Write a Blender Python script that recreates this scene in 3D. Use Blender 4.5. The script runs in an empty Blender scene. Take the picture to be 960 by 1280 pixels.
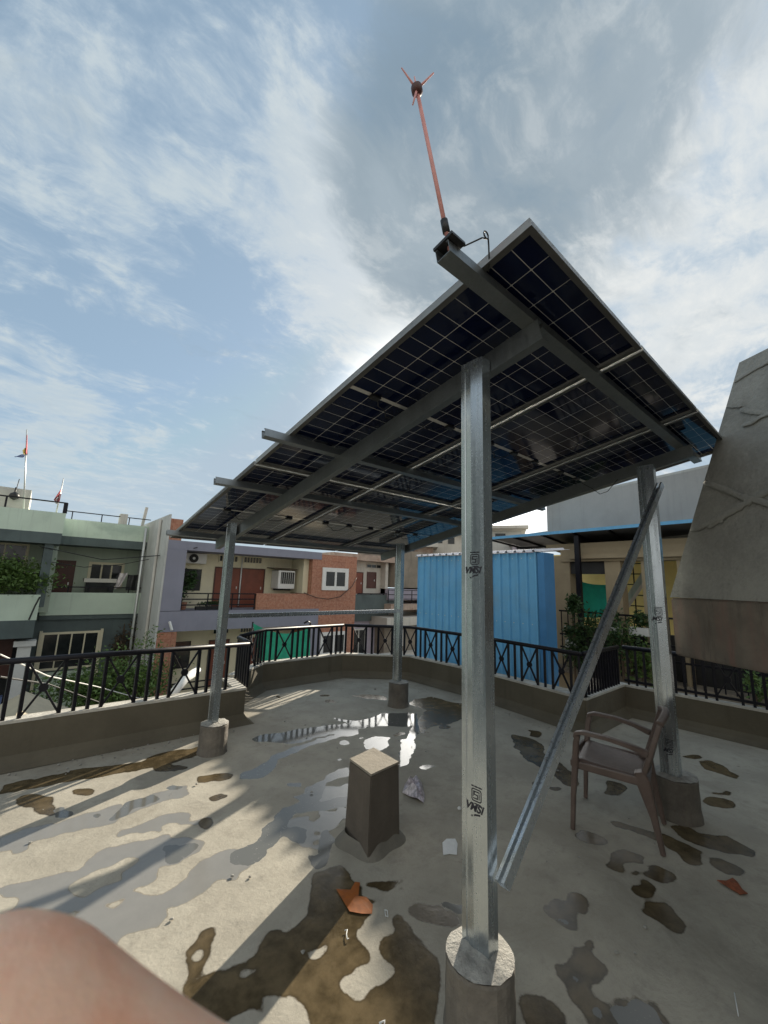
import bpy, math, random
import numpy as np
from mathutils import Vector, Matrix, noise
random.seed(7)
C = bpy.context.scene
COL = C.collection
R_ = math.radians
# ------------------------------------------------------------------ camera
F, PITCH, ROLL, YAW = 505.92, 0.174, 0.032, 0.862
CAM = Vector((-1.166, -0.613, 1.626))
fw = Vector((math.cos(PITCH)*math.cos(YAW), math.cos(PITCH)*math.sin(YAW), math.sin(PITCH)))
rt0 = Vector((math.sin(YAW), -math.cos(YAW), 0)); up0 = rt0.cross(fw)
rt = rt0*math.cos(ROLL)+up0*math.sin(ROLL); up = -rt0*math.sin(ROLL)+up0*math.cos(ROLL)
cd = bpy.data.cameras.new('camera'); cam = bpy.data.objects.new('camera', cd); COL.objects.link(cam)
cam.matrix_world = Matrix(((rt.x, up.x, -fw.x, CAM.x), (rt.y, up.y, -fw.y, CAM.y), (rt.z, up.z, -fw.z, CAM.z), (0, 0, 0, 1)))
cd.sensor_fit = 'HORIZONTAL'; cd.sensor_width = 36; cd.lens = 36*F/960
cd.clip_start = 0.01; cd.clip_end = 3000
cd.dof.use_dof = True; cd.dof.focus_distance = 3.2; cd.dof.aperture_fstop = 13
C.camera = cam
# ------------------------------------------------------------------ sun, sky, exposure
SUN_AZ, SUN_EL = R_(23.3), R_(20.5)
sd = Vector((math.cos(SUN_EL)*math.cos(SUN_AZ), math.cos(SUN_EL)*math.sin(SUN_AZ), math.sin(SUN_EL)))
sl = bpy.data.lights.new('sun', 'SUN'); so = bpy.data.objects.new('sun', sl); COL.objects.link(so)
sl.energy = 5.0; sl.angle = R_(0.6); sl.color = (1.0, 0.90, 0.74)
so.rotation_mode = 'QUATERNION'; so.rotation_quaternion = sd.to_track_quat('Z', 'Y')
SKY_STRENGTH = 0.09
C.view_settings.view_transform = 'Standard'; C.view_settings.look = 'None'
C.view_settings.gamma = 1; C.view_settings.use_curve_mapping = False
C.view_settings.exposure = 0.85
W = bpy.data.worlds.new('World'); C.world = W; W.use_nodes = True
wt = W.node_tree; wt.nodes.clear()

class NB:
    """small node-graph helper"""
    def __init__(s, t): s.t = t
    def n(s, typ, **k):
        x = s.t.nodes.new(typ)
        for a, b in k.items(): setattr(x, a, b)
        return x
    def put(s, sock, v):
        if hasattr(v, 'node'): s.t.links.new(v, sock)
        elif v is not None: sock.default_value = v
    def m(s, op, a, b=None, c=None, clamp=False):
        x = s.n('ShaderNodeMath', operation=op, use_clamp=clamp)
        s.put(x.inputs[0], a)
        if b is not None: s.put(x.inputs[1], b)
        if c is not None: s.put(x.inputs[2], c)
        return x.outputs[0]
    def v(s, op, a, b=None):
        x = s.n('ShaderNodeVectorMath', operation=op); s.put(x.inputs[0], a)
        if b is not None:
            if op == 'SCALE': s.put(x.inputs['Scale'], b)
            else: s.put(x.inputs[1], b)
        return x.outputs['Value'] if op in ('DOT_PRODUCT', 'LENGTH') else x.outputs[0]
    def noise(s, vec, scale, detail=4, rough=.55, dist=0.0, dim='3D'):
        x = s.n('ShaderNodeTexNoise', noise_dimensions=dim); s.put(x.inputs['Vector'], vec)
        x.inputs['Scale'].default_value = scale; x.inputs['Detail'].default_value = detail
        x.inputs['Roughness'].default_value = rough; x.inputs['Distortion'].default_value = dist
        return x.outputs['Fac']
    def ramp(s, v, a, b, lo=0.0, hi=1.0, smooth=True):
        x = s.n('ShaderNodeMapRange', interpolation_type='SMOOTHSTEP' if smooth else 'LINEAR')
        s.put(x.inputs['Value'], v)
        for i, q in zip(('From Min', 'From Max', 'To Min', 'To Max'), (a, b, lo, hi)): s.put(x.inputs[i], q)
        return x.outputs[0]
    def mix(s, f, a, b, mode='MIX'):
        x = s.n('ShaderNodeMix', data_type='RGBA', blend_type=mode); s.put(x.inputs[0], f)
        s.put(x.inputs[6], a if hasattr(a, 'node') else (*a[:3], 1)); s.put(x.inputs[7], b if hasattr(b, 'node') else (*b[:3], 1))
        return x.outputs[2]

def build_world():
    g = NB(wt)
    sky = g.n('ShaderNodeTexSky', sky_type='NISHITA')
    sky.sun_disc = False; sky.sun_elevation = SUN_EL; sky.sun_rotation = math.pi/2-SUN_AZ
    sky.air_density = 1.0; sky.dust_density = 1.6; sky.ozone_density = 1.5
    d = g.n('ShaderNodeTexCoord').outputs['Generated']
    d = g.v('NORMALIZE', d)
    sep = g.n('ShaderNodeSeparateXYZ'); g.put(sep.inputs[0], d)
    x, y, z = sep.outputs
    zz = g.m('ADD', g.m('MAXIMUM', z, 0.0), 0.13)
    comb = g.n('ShaderNodeCombineXYZ')
    g.put(comb.inputs[0], g.m('DIVIDE', x, zz)); g.put(comb.inputs[1], g.m('DIVIDE', y, zz))
    p = comb.outputs[0]
    def zone(c, r0, r1):
        c = Vector(c).normalized()
        return g.ramp(g.v('DOT_PRODUCT', d, tuple(c)), math.cos(R_(r1)), math.cos(R_(r0)))
    def add(*a):
        r = a[0]
        for b in a[1:]: r = g.m('ADD', r, b)
        return r
    # streaky high cloud: warp + anisotropic scaling on the cloud plane
    mp = g.n('ShaderNodeMapping'); g.put(mp.inputs[0], p)
    mp.inputs['Rotation'].default_value = (0, 0, R_(-28)); mp.inputs['Scale'].default_value = (1.0, 2.0, 1)
    ps = mp.outputs[0]
    wv = g.n('ShaderNodeTexNoise'); g.put(wv.inputs['Vector'], p); wv.inputs['Scale'].default_value = 2.2; wv.inputs['Detail'].default_value = 3
    warp = g.v('SCALE', g.v('SUBTRACT', wv.outputs['Color'], (.5, .5, .5)), .55)
    n1 = g.noise(g.v('ADD', ps, warp), 2.0, 12, .62, .0)
    n2 = g.noise(g.v('ADD', p, g.v('SCALE', warp, .7)), 6.5, 10, .62, .0)
    n3 = g.noise(p, .8, 3, .5)
    fine = g.noise(g.v('ADD', ps, g.v('SCALE', warp, .4)), 13, 8, .65, .0)
    dens = add(g.m('MULTIPLY', n1, .52), g.m('MULTIPLY', n2, .44), g.m('MULTIPLY', fine, .14))
    bias = add(g.m('MULTIPLY', zone((-.02, .747, .665), 2, 15), .16),
               g.m('MULTIPLY', zone((.10, .78, .60), 2, 9), .12),
               g.m('MULTIPLY', zone((.215, .615, .758), 3, 13), .13),
               g.m('MULTIPLY', zone((.38, .62, .68), 4, 15), .26),
               g.m('MULTIPLY', zone((.50, .58, .64), 4, 16), .30),
               g.m('MULTIPLY', zone((.74, .14, .66), 8, 30), .26),
               g.m('MULTIPLY', zone((.80, .35, .50), 8, 28), .12),
               g.m('MULTIPLY', zone((.40, .30, .86), 10, 34), .10),
               g.m('MULTIPLY', zone((-.10, .95, .30), 3, 12), .22),
               g.m('MULTIPLY', zone((.10, .96, .26), 3, 12), .24),
               g.m('MULTIPLY', zone((.343, .832, .436), 1, 5), .09))
    hole = add(g.m('MULTIPLY', zone((.23, .90, .38), 3, 18), .07), g.m('MULTIPLY', zone((-.10, .86, .45), 3, 10), .05),
               g.m('MULTIPLY', zone((.12, .66, .74), 2, 9), .05))
    dens = g.m('ADD', g.m('MULTIPLY', g.m('SUBTRACT', dens, .55), 2.1), .46)
    dd = g.m('SUBTRACT', g.m('ADD', dens, bias), hole)
    cover = g.ramp(dd, .44, .86)
    thick = g.ramp(dd, .56, .92)
    # broad grey sheet overhead, with ragged fringe
    gz = add(zone((.55, .33, .77), 7, 25), g.m('MULTIPLY', zone((.50, .42, .74), 5, 18), .5), g.m('MULTIPLY', zone((.66, .44, .58), 4, 12), .3))
    grey = g.ramp(g.m('ADD', gz, g.m('MULTIPLY', g.m('SUBTRACT', n1, .5), 3.0)), .2, 1.25)
    # colours are radiances before the Background strength
    near = g.ramp(g.v('DOT_PRODUCT', d, tuple(sd)), .55, 1.0)
    white = g.mix(near, (3.6, 4.1, 4.35), (5.2, 5.3, 5.2))
    greyc = g.mix(g.ramp(n1, .35, .7), (1.30, 1.80, 2.22), (1.85, 2.35, 2.75))
    low = g.ramp(z, .0, .30)
    base = g.mix(.55, g.mix(1.0, sky.outputs[0], (3.2, 3.6, 4.2), 'DARKEN'), (2.45, 3.35, 4.05))          # thin veil over the clear blue
    base = g.mix(g.m('MULTIPLY', g.m('SUBTRACT', 1.0, low), .72), base, (3.3, 4.0, 4.4))
    c1 = g.mix(g.m('MULTIPLY', cover, .72), base, g.mix(thick, g.mix(.45, white, (3.0, 3.8, 4.7)), white))
    c2 = g.mix(g.m('MULTIPLY', grey, .80), c1, greyc)
    c3 = g.mix(g.m('MULTIPLY', g.ramp(g.m('ADD', g.m('MULTIPLY', n2, .6), g.m('MULTIPLY', fine, .4)), .48, .66), g.m('MULTIPLY', g.m('MULTIPLY', cover, .75), g.m('SUBTRACT', 1.0, g.m('MULTIPLY', grey, .62)))), c2, white)
    # glow lobe added for wet-floor reflections; unseen bright sky behind viewer added as fill
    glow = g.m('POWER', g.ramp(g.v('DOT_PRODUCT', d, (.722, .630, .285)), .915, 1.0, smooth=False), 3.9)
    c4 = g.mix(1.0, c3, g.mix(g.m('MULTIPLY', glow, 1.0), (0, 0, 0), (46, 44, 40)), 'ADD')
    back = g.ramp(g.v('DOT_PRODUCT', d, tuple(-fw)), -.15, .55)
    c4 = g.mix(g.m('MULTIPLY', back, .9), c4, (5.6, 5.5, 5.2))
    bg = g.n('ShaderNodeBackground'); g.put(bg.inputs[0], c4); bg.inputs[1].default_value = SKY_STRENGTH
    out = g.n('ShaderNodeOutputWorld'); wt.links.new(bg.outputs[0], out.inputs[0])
build_world()

# ------------------------------------------------------------------ pixel rays (photo pixels, 960x1280) to real planes
def ray(x, y): return fw+rt*((x-480)/F)-up*((y-640)/F)
def onZ(x, y, z=0.0): d = ray(x, y); return CAM+d*((z-CAM.z)/d.z)
def onY(x, y, Y): d = ray(x, y); return CAM+d*((Y-CAM.y)/d.y)
def onX(x, y, X): d = ray(x, y); return CAM+d*((X-CAM.x)/d.x)

# ------------------------------------------------------------------ materials
def principled(name):
    m = bpy.data.materials.new(name); m.use_nodes = True
    return m, NB(m.node_tree), m.node_tree.nodes['Principled BSDF']
def sc3(c, k): return tuple(min(1, v*k) for v in c)
def mat(name, col, rough=.6, metal=0.0, var=.15, scale=6.0, bump=0.0, bscale=None, dirt=None, streak=0.0, spec=None, fine=40):
    """base colour varied by two noises, optional dirt colour in blotches and vertical rain streaks, bump"""
    m, g, b = principled(name)
    co = g.n('ShaderNodeNewGeometry').outputs['Position']
    n = g.noise(co, scale, 6, .6, .2); nf = g.noise(co, fine, 4, .6)
    f = g.m('ADD', g.m('MULTIPLY', n, .7), g.m('MULTIPLY', nf, .3))
    c = g.mix(g.ramp(f, .32, .68), sc3(col, 1-var), sc3(col, 1+var))
    if dirt:
        c = g.mix(g.m('MULTIPLY', g.ramp(g.noise(co, scale*.4, 8, .65, .5), .50, .72), dirt[1]), c, dirt[0])
    if streak:
        mp = g.n('ShaderNodeMapping'); g.put(mp.inputs[0], co); mp.inputs['Scale'].default_value = (7, 7, .45)
        c = g.mix(g.m('MULTIPLY', g.ramp(g.noise(mp.outputs[0], 1, 5, .6), .52, .75), streak), c, sc3(col, .45))
    g.put(b.inputs['Base Color'], c)
    g.put(b.inputs['Roughness'], g.ramp(nf, .2, .8, max(.02, rough-.08), min(1, rough+.08)))
    b.inputs['Metallic'].default_value = metal
    if spec is not None: b.inputs['Specular IOR Level'].default_value = spec
    if bump:
        bp = g.n('ShaderNodeBump'); bp.inputs['Strength'].default_value = bump; bp.inputs['Distance'].default_value = .02
        g.put(bp.inputs['Height'], g.noise(co, bscale or scale*5, 6, .65)); g.put(b.inputs['Normal'], bp.outputs[0])
    return m
def galv_mat(name, lo, hi, rough):
    m, g, b = principled(name)
    co = g.n('ShaderNodeNewGeometry').outputs['Position']
    v = g.n('ShaderNodeTexVoronoi'); g.put(v.inputs['Vector'], co); v.inputs['Scale'].default_value = 140
    s = g.n('ShaderNodeSeparateColor'); g.put(s.inputs[0], v.outputs['Color'])
    n = g.noise(co, 5, 6, .6)
    f = g.m('ADD', g.m('MULTIPLY', s.outputs[0], .16), g.m('MULTIPLY', n, .84))
    g.put(b.inputs['Base Color'], g.mix(f, lo, hi)); b.inputs['Metallic'].default_value = .85
    mp = g.n('ShaderNodeMapping'); g.put(mp.inputs[0], co); mp.inputs['Scale'].default_value = (60, 60, 2)
    g.put(b.inputs['Roughness'], g.ramp(g.m('ADD', g.m('MULTIPLY', s.outputs[1], .15), g.m('MULTIPLY', g.noise(mp.outputs[0], 1, 4), .85)), .2, .8, rough-.08, rough+.10))
    return m
M = {}
M['galv'] = galv_mat('galvanised steel', (.38, .43, .46), (.56, .61, .64), .22)
M['galvb'] = galv_mat('fresh galvanised channel', (.55, .61, .65), (.78, .82, .85), .30)
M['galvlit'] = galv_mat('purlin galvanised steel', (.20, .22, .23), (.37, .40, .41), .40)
M['galvdark'] = galv_mat('shaded galvanised steel', (.15, .16, .16), (.29, .31, .31), .42)  # beam and purlin copies: shade under the panels put into the steel colour
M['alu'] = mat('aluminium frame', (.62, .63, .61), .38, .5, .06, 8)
M['frame'] = mat('shaded panel frame', (.27, .265, .25), .42, .45, .1, 8)  # darker copy of the frame aluminium, underside shade put into the colour
M['ink'] = mat('black stencil ink', (.02, .02, .03), .6, 0, .2, 60)
M['cement'] = mat('grey cement render', (.17, .16, .135), .9, 0, .16, 3.0, .35, 30, ((.10, .09, .075), .6), .25)
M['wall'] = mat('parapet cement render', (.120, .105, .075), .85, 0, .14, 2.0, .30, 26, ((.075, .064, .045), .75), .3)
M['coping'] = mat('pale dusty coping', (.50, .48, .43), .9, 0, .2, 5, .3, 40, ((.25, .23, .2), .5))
M['footing'] = mat('cast concrete footing', (.15, .135, .115), .85, 0, .25, 6, .5, 45, ((.30, .27, .22), .5), .4)
M['cap'] = mat('splashed mortar', (.36, .35, .32), .9, 0, .28, 22, .8, 70, ((.20, .19, .17), .6))
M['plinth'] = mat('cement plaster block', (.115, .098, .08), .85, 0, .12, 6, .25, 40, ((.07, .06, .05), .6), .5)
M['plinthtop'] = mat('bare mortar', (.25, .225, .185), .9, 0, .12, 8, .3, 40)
M['rail'] = mat('black painted steel', (.007, .007, .012), .42, 0, .3, 10, spec=.28)
M['brown'] = mat('brown moulded plastic', (.125, .090, .076), .48, 0, .15, 8, .06, 80, ((.20, .165, .145), .5))
M['bluesheet'] = mat('blue coated metal sheet', (.15, .43, .71), .42, .1, .10, 2, 0, None, ((.26, .38, .48), .5), .25)
M['blueedge'] = mat('deep blue flashing', (.06, .22, .46), .4, .15, .08, 3)
M['whitesheet'] = mat('pale coated metal sheet', (.66, .66, .70), .5, 0, .1, 4)
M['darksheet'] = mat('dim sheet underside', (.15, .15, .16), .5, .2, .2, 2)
M['beigecol'] = mat('cream painted column', (.36, .29, .19), .8, 0, .1, 2, .1, None, ((.22, .18, .12), .5))
M['cream'] = mat('cream painted wall', (.74, .68, .50), .85, 0, .06, 1.2, .05, None, ((.44, .40, .30), .35), .15)
M['yellow'] = mat('yellow painted wall', (.80, .64, .25), .85, 0, .1, 1.5)
M['mint'] = mat('mint painted parapet', (.62, .73, .61), .85, 0, .07, 1.0, .05, None, ((.26, .36, .30), .5), .25)
M['mintwall'] = mat('pale green wall', (.46, .53, .43), .85, 0, .07, 1.0, .05, None, ((.26, .32, .28), .5), .2)
M['slate'] = mat('slate grey paint', (.105, .135, .135), .8, 0, .12, 1.5, .05, None, ((.05, .065, .066), .5), .25)
M['purple'] = mat('lavender grey paint', (.25, .255, .32), .85, 0, .08, 1.0, .05, None, ((.25, .25, .30), .4), .15)
M['lilac'] = mat('pale lilac paint', (.42, .39, .47), .85, 0, .08, 1.0)
M['whitewall'] = mat('streaked white wall', (.56, .57, .55), .9, 0, .08, 1.0, .1, None, ((.30, .30, .28), .6), .4)
M['oldwhite'] = mat('old white wall', (.55, .53, .48), .9, 0, .1, 1.2, .1, None, ((.34, .29, .24), .5), .4)
M['stain'] = mat('stained bare concrete', (.27, .235, .19), .95, 0, .2, 1.0, .2, None, ((.12, .10, .085), .7), .6)
M['greyrender'] = mat('smooth grey render', (.40, .38, .35), .95, 0, .10, .8, .12, 12, ((.29, .27, .24), .55), .2)
M['massgrey'] = mat('rough grey mortar', (.305, .30, .27), .95, 0, .20, 2.2, .8, 22, ((.175, .17, .15), .7), .3)
M['reddoor'] = mat('red brown door', (.20, .055, .03), .5, 0, .15, 3)
M['glassd'] = mat('dark window glass', (.020, .024, .026), .12, 0, .3, 3)
M['white'] = mat('white paint', (.74, .74, .72), .5, 0, .05, 5, 0, None, ((.5, .5, .48), .3))
M['dark'] = mat('dark interior', (.03, .03, .03), .8, 0, .3, 3)
M['woodd'] = mat('dark varnished timber', (.085, .03, .022), .5, 0, .2, 4)
M['net'] = mat('green shade net', (.015, .30, .19), .75, 0, .15, 6, .2, 60)
M['teal'] = mat('teal shade net', (.02, .42, .31), .75, 0, .15, 5, .2, 60)
M['leaf'] = mat('green leaves', (.085, .15, .032), .6, 0, .45, 9)
M['leafdark'] = mat('deep green leaves', (.03, .07, .018), .6, 0, .45, 9)
M['vine'] = mat('dry creeper', (.10, .075, .05), .9, 0, .3, 9)
M['bark'] = mat('bark', (.11, .08, .055), .9, 0, .3, 12)
M['pink'] = mat('salmon painted rod', (.72, .33, .29), .5, 0, .1, 20)
M['black'] = mat('black plastic', (.02, .02, .02), .45, 0, .2, 10)
M['tan'] = mat('tan sheet roof', (.52, .45, .33), .9, 0, .1, 2, .1, None, ((.3, .26, .2), .4))
M['street'] = mat('dusty asphalt', (.16, .15, .14), .95, 0, .2, .6, .2, 8)
M['rust'] = mat('rusty slab edge', (.42, .33, .27), .95, 0, .2, 3, .2, None, ((.22, .09, .05), .7), .3)
M['skin'] = None
M['orange'] = mat('orange plastic film', (.30, .085, .010), .6, 0, .2, 20)
M['rag'] = mat('rust coloured rag', (.25, .075, .03), .9, 0, .3, 40)
M['paper'] = mat('white paper', (.72, .74, .74), .8, 0, .06, 30)
M['foil'] = mat('crumpled printed foil', (.55, .50, .54), .35, .3, .5, 45, 0, None, ((.20, .16, .22), .9))
M['flagr'] = mat('faded red cloth', (.45, .09, .10), .8, 0, .3, 4)
M['flagw'] = mat('faded white cloth', (.65, .60, .6), .8, 0, .3, 4)
M['flagy'] = mat('faded yellow cloth', (.70, .55, .16), .8, 0, .3, 4)
M['navy'] = mat('blue grey cloth', (.12, .17, .35), .8, 0, .3, 4)

def tile_mat():
    m, g, b = principled('orange stone cladding')
    co = g.n('ShaderNodeNewGeometry').outputs['Position']
    br = g.n('ShaderNodeTexBrick'); mp = g.n('ShaderNodeMapping'); g.put(mp.inputs[0], co)
    mp.inputs['Rotation'].default_value = (R_(-90), 0, 0)
    g.put(br.inputs['Vector'], mp.outputs[0]); br.inputs['Scale'].default_value = 1
    br.inputs['Brick Width'].default_value = .45; br.inputs['Row Height'].default_value = .30; br.inputs['Mortar Size'].default_value = .008; br.offset = 0
    br.inputs['Color1'].default_value = (.40, .165, .10, 1); br.inputs['Color2'].default_value = (.33, .14, .09, 1); br.inputs['Mortar'].default_value = (.20, .085, .05, 1)
    br.inputs['Bias'].default_value = 0
    n = g.noise(co, 9, 7, .7); c = g.mix(g.ramp(n, .35, .7), br.outputs[0], (.47, .25, .17))
    g.put(b.inputs['Base Color'], c); b.inputs['Roughness'].default_value = .75
    return m
M['tile'] = tile_mat()

def pinkstain_mat():
    m, g, b = principled('damp mortar band with reddish wash')
    co = g.n('ShaderNodeNewGeometry').outputs['Position']
    mp = g.n('ShaderNodeMapping'); g.put(mp.inputs[0], co); mp.inputs['Scale'].default_value = (6, 6, .9)
    n = g.noise(mp.outputs[0], 1.0, 6, .65, .2); n2 = g.noise(co, 5, 5, .6)
    c = g.mix(g.ramp(n2, .35, .65), (.22, .19, .155), (.165, .145, .12))
    c = g.mix(g.m('MULTIPLY', g.ramp(n, .42, .68), .55), c, (.26, .135, .11))
    c = g.mix(g.m('MULTIPLY', g.ramp(g.noise(mp.outputs[0], 2.7, 6, .7), .52, .66), .5), c, (.10, .085, .07))
    g.put(b.inputs['Base Color'], c); b.inputs['Roughness'].default_value = .85
    bp = g.n('ShaderNodeBump'); bp.inputs['Strength'].default_value = .4; bp.inputs['Distance'].default_value = .02
    g.put(bp.inputs['Height'], g.noise(co, 25, 6, .65)); g.put(b.inputs['Normal'], bp.outputs[0])
    return m
M['pinkstain'] = pinkstain_mat()

def skin_mat():
    m, g, b = principled('skin')
    co = g.n('ShaderNodeNewGeometry').outputs['Position']
    g.put(b.inputs['Base Color'], g.mix(g.ramp(g.noise(co, 60, 5, .6), .35, .65), (.92, .48, .31), (.98, .60, .42)))
    bp = g.n('ShaderNodeBump'); bp.inputs['Strength'].default_value = .5; bp.inputs['Distance'].default_value = .0012
    g.put(bp.inputs['Height'], g.noise(co, 260, 5, .6)); g.put(b.inputs['Normal'], bp.outputs[0])
    b.inputs['Roughness'].default_value = .55
    b.inputs['Subsurface Weight'].default_value = .35; b.inputs['Subsurface Radius'].default_value = (.01, .004, .002); b.inputs['Subsurface Scale'].default_value = .5
    return m
M['skin'] = skin_mat()

def cells_mat():
    """rear glass of a bifacial module: black half cells, pale grid lines, busbars (UV in metres)"""
    m, g, b = principled('solar cells behind glass')
    uv = g.n('ShaderNodeUVMap').outputs[0]
    s = g.n('ShaderNodeSeparateXYZ'); g.put(s.inputs[0], uv); u, v = s.outputs[0], s.outputs[1]
    def edge(t, pitch):                      # distance to the nearest multiple of pitch
        return g.m('PINGPONG', t, pitch/2) if False else g.m('ABSOLUTE', g.m('SUBTRACT', g.m('MODULO', g.m('ADD', t, pitch*50.5), pitch), pitch/2))
    eu = edge(u, .1815)
    vm = g.m('SUBTRACT', g.m('ABSOLUTE', g.m('SUBTRACT', v, 1.139)), .013)
    ev = edge(vm, .0925)
    lu = g.m('LESS_THAN', eu, .0017); lv = g.m('LESS_THAN', ev, .0014)
    mid = g.m('LESS_THAN', vm, 0.0)
    dia = g.m('LESS_THAN', g.m('ADD', eu, ev), .0075)
    line = g.m('MAXIMUM', g.m('MAXIMUM', lu, lv), g.m('MAXIMUM', dia, mid))
    bus = g.m('LESS_THAN', edge(u, .01815), .0004)
    co = g.n('ShaderNodeNewGeometry').outputs['Position']
    nz = g.noise(co, 3, 5, .6)
    cell = g.mix(nz, (.004, .007, .024), (.007, .013, .045))
    cell = g.mix(g.m('MULTIPLY', bus, .22), cell, (.05, .05, .06))
    lc = g.mix(g.noise(co, 30, 2), (.40, .39, .36), (.66, .65, .62))
    g.put(b.inputs['Base Color'], g.mix(line, cell, lc))
    g.put(b.inputs['Roughness'], g.ramp(nz, .3, .7, .05, .10))
    b.inputs['IOR'].default_value = 1.32
    return m
M['cells'] = cells_mat()

def floor_mat():
    m, g, b = principled('cement terrace floor')
    co = g.n('ShaderNodeNewGeometry').outputs['Position']
    at = lambda nm: (lambda a: (setattr(a, 'attribute_name', nm), a.outputs['Fac'])[1])(g.n('ShaderNodeAttribute'))
    damp, water, film = at('damp'), at('water'), at('film')
    n0 = g.noise(co, 1.6, 8, .62, .3); n1 = g.noise(co, 9, 8, .65, .2); n2 = g.noise(co, 60, 5, .6); n3 = g.noise(co, 24, 7, .7, .6)
    dry = g.mix(g.ramp(n0, .36, .66), (.315, .292, .242), (.415, .388, .325))
    dry = g.mix(g.m('MULTIPLY', g.ramp(n1, .50, .70), .50), dry, (.24, .225, .19))
    n4 = g.noise(co, 3.6, 9, .72, .8)
    dry = g.mix(g.m('MULTIPLY', g.ramp(n4, .52, .66), .40), dry, (.235, .215, .175))
    dry = g.mix(g.m('MULTIPLY', g.ramp(g.m('ABSOLUTE', g.m('SUBTRACT', n4, .5)), .0, .012, 1, 0), .30), dry, (.20, .185, .155))
    dry = g.mix(g.m('MULTIPLY', g.ramp(n2, .55, .8), .18), dry, (.20, .19, .17))
    dry = g.mix(g.m('MULTIPLY', g.ramp(n2, .2, .42, 1, 0), .14), dry, (.55, .53, .48))
    jit = g.m('MULTIPLY', g.m('SUBTRACT', n3, .5), .55); jit2 = g.m('MULTIPLY', g.m('SUBTRACT', n1, .5), .5)
    da = g.m('ADD', g.m('ADD', damp, jit), jit2); dm = g.ramp(da, .36, .62)
    jit3 = g.m('MULTIPLY', g.m('SUBTRACT', n0, .5), .5)
    fm = g.ramp(g.m('ADD', g.m('ADD', g.m('ADD', film, jit), jit2), jit3), .50, .60)
    # standing water breaks up into islands of grit
    wm = g.ramp(g.m('ADD', g.m('ADD', water, g.m('MULTIPLY', jit, 1.2)), jit2), .46, .52)
    grit = g.ramp(g.noise(co, 38, 7, .75, 1.0), .60, .66)
    wm = g.m('MULTIPLY', wm, g.m('SUBTRACT', 1.0, g.m('MULTIPLY', grit, .85)))
    rimw = g.m('MULTIPLY', g.ramp(g.m('ADD', g.m('ADD', g.m('ADD', film, jit), jit2), jit3), .43, .47), g.m('SUBTRACT', 1.0, fm))
    c = g.mix(fm, dry, g.mix(n1, (.20, .197, .185), (.265, .258, .24)))
    c = g.mix(g.m('MULTIPLY', rimw, .75), c, (.15, .13, .10))
    brown = g.mix(g.ramp(g.m('ADD', g.m('MULTIPLY', n1, .5), g.m('MULTIPLY', n0, .5)), .38, .62), (.050, .037, .018), (.140, .105, .058))
    brown = g.mix(g.m('MULTIPLY', g.ramp(da, .62, .85, 1, 0), .45), brown, (.045, .036, .022))
    c = g.mix(dm, c, brown)
    c = g.mix(wm, c, (.13, .13, .12))
    g.put(b.inputs['Base Color'], c)
    wet = g.m('MAXIMUM', g.m('MULTIPLY', fm, .86), g.m('MAXIMUM', g.m('MULTIPLY', dm, .80), wm))
    wetn = g.m('MULTIPLY', wet, g.ramp(n2, .7, .3, .93, 1.0))
    g.put(b.inputs['Roughness'], g.ramp(wetn, 0, 1, .88, .03, smooth=False))
    b.inputs['IOR'].default_value = 1.45
    bp = g.n('ShaderNodeBump'); bp.inputs['Distance'].default_value = .006
    g.put(bp.inputs['Strength'], g.ramp(wet, 0, 1, .75, .03, smooth=False))
    g.put(bp.inputs['Height'], g.m('ADD', g.m('MULTIPLY', n2, .4), g.m('ADD', g.m('MULTIPLY', n1, 1.0), g.m('MULTIPLY', n0, 1.5))))
    g.put(b.inputs['Normal'], bp.outputs[0])
    return m
M['floor'] = floor_mat()

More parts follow.
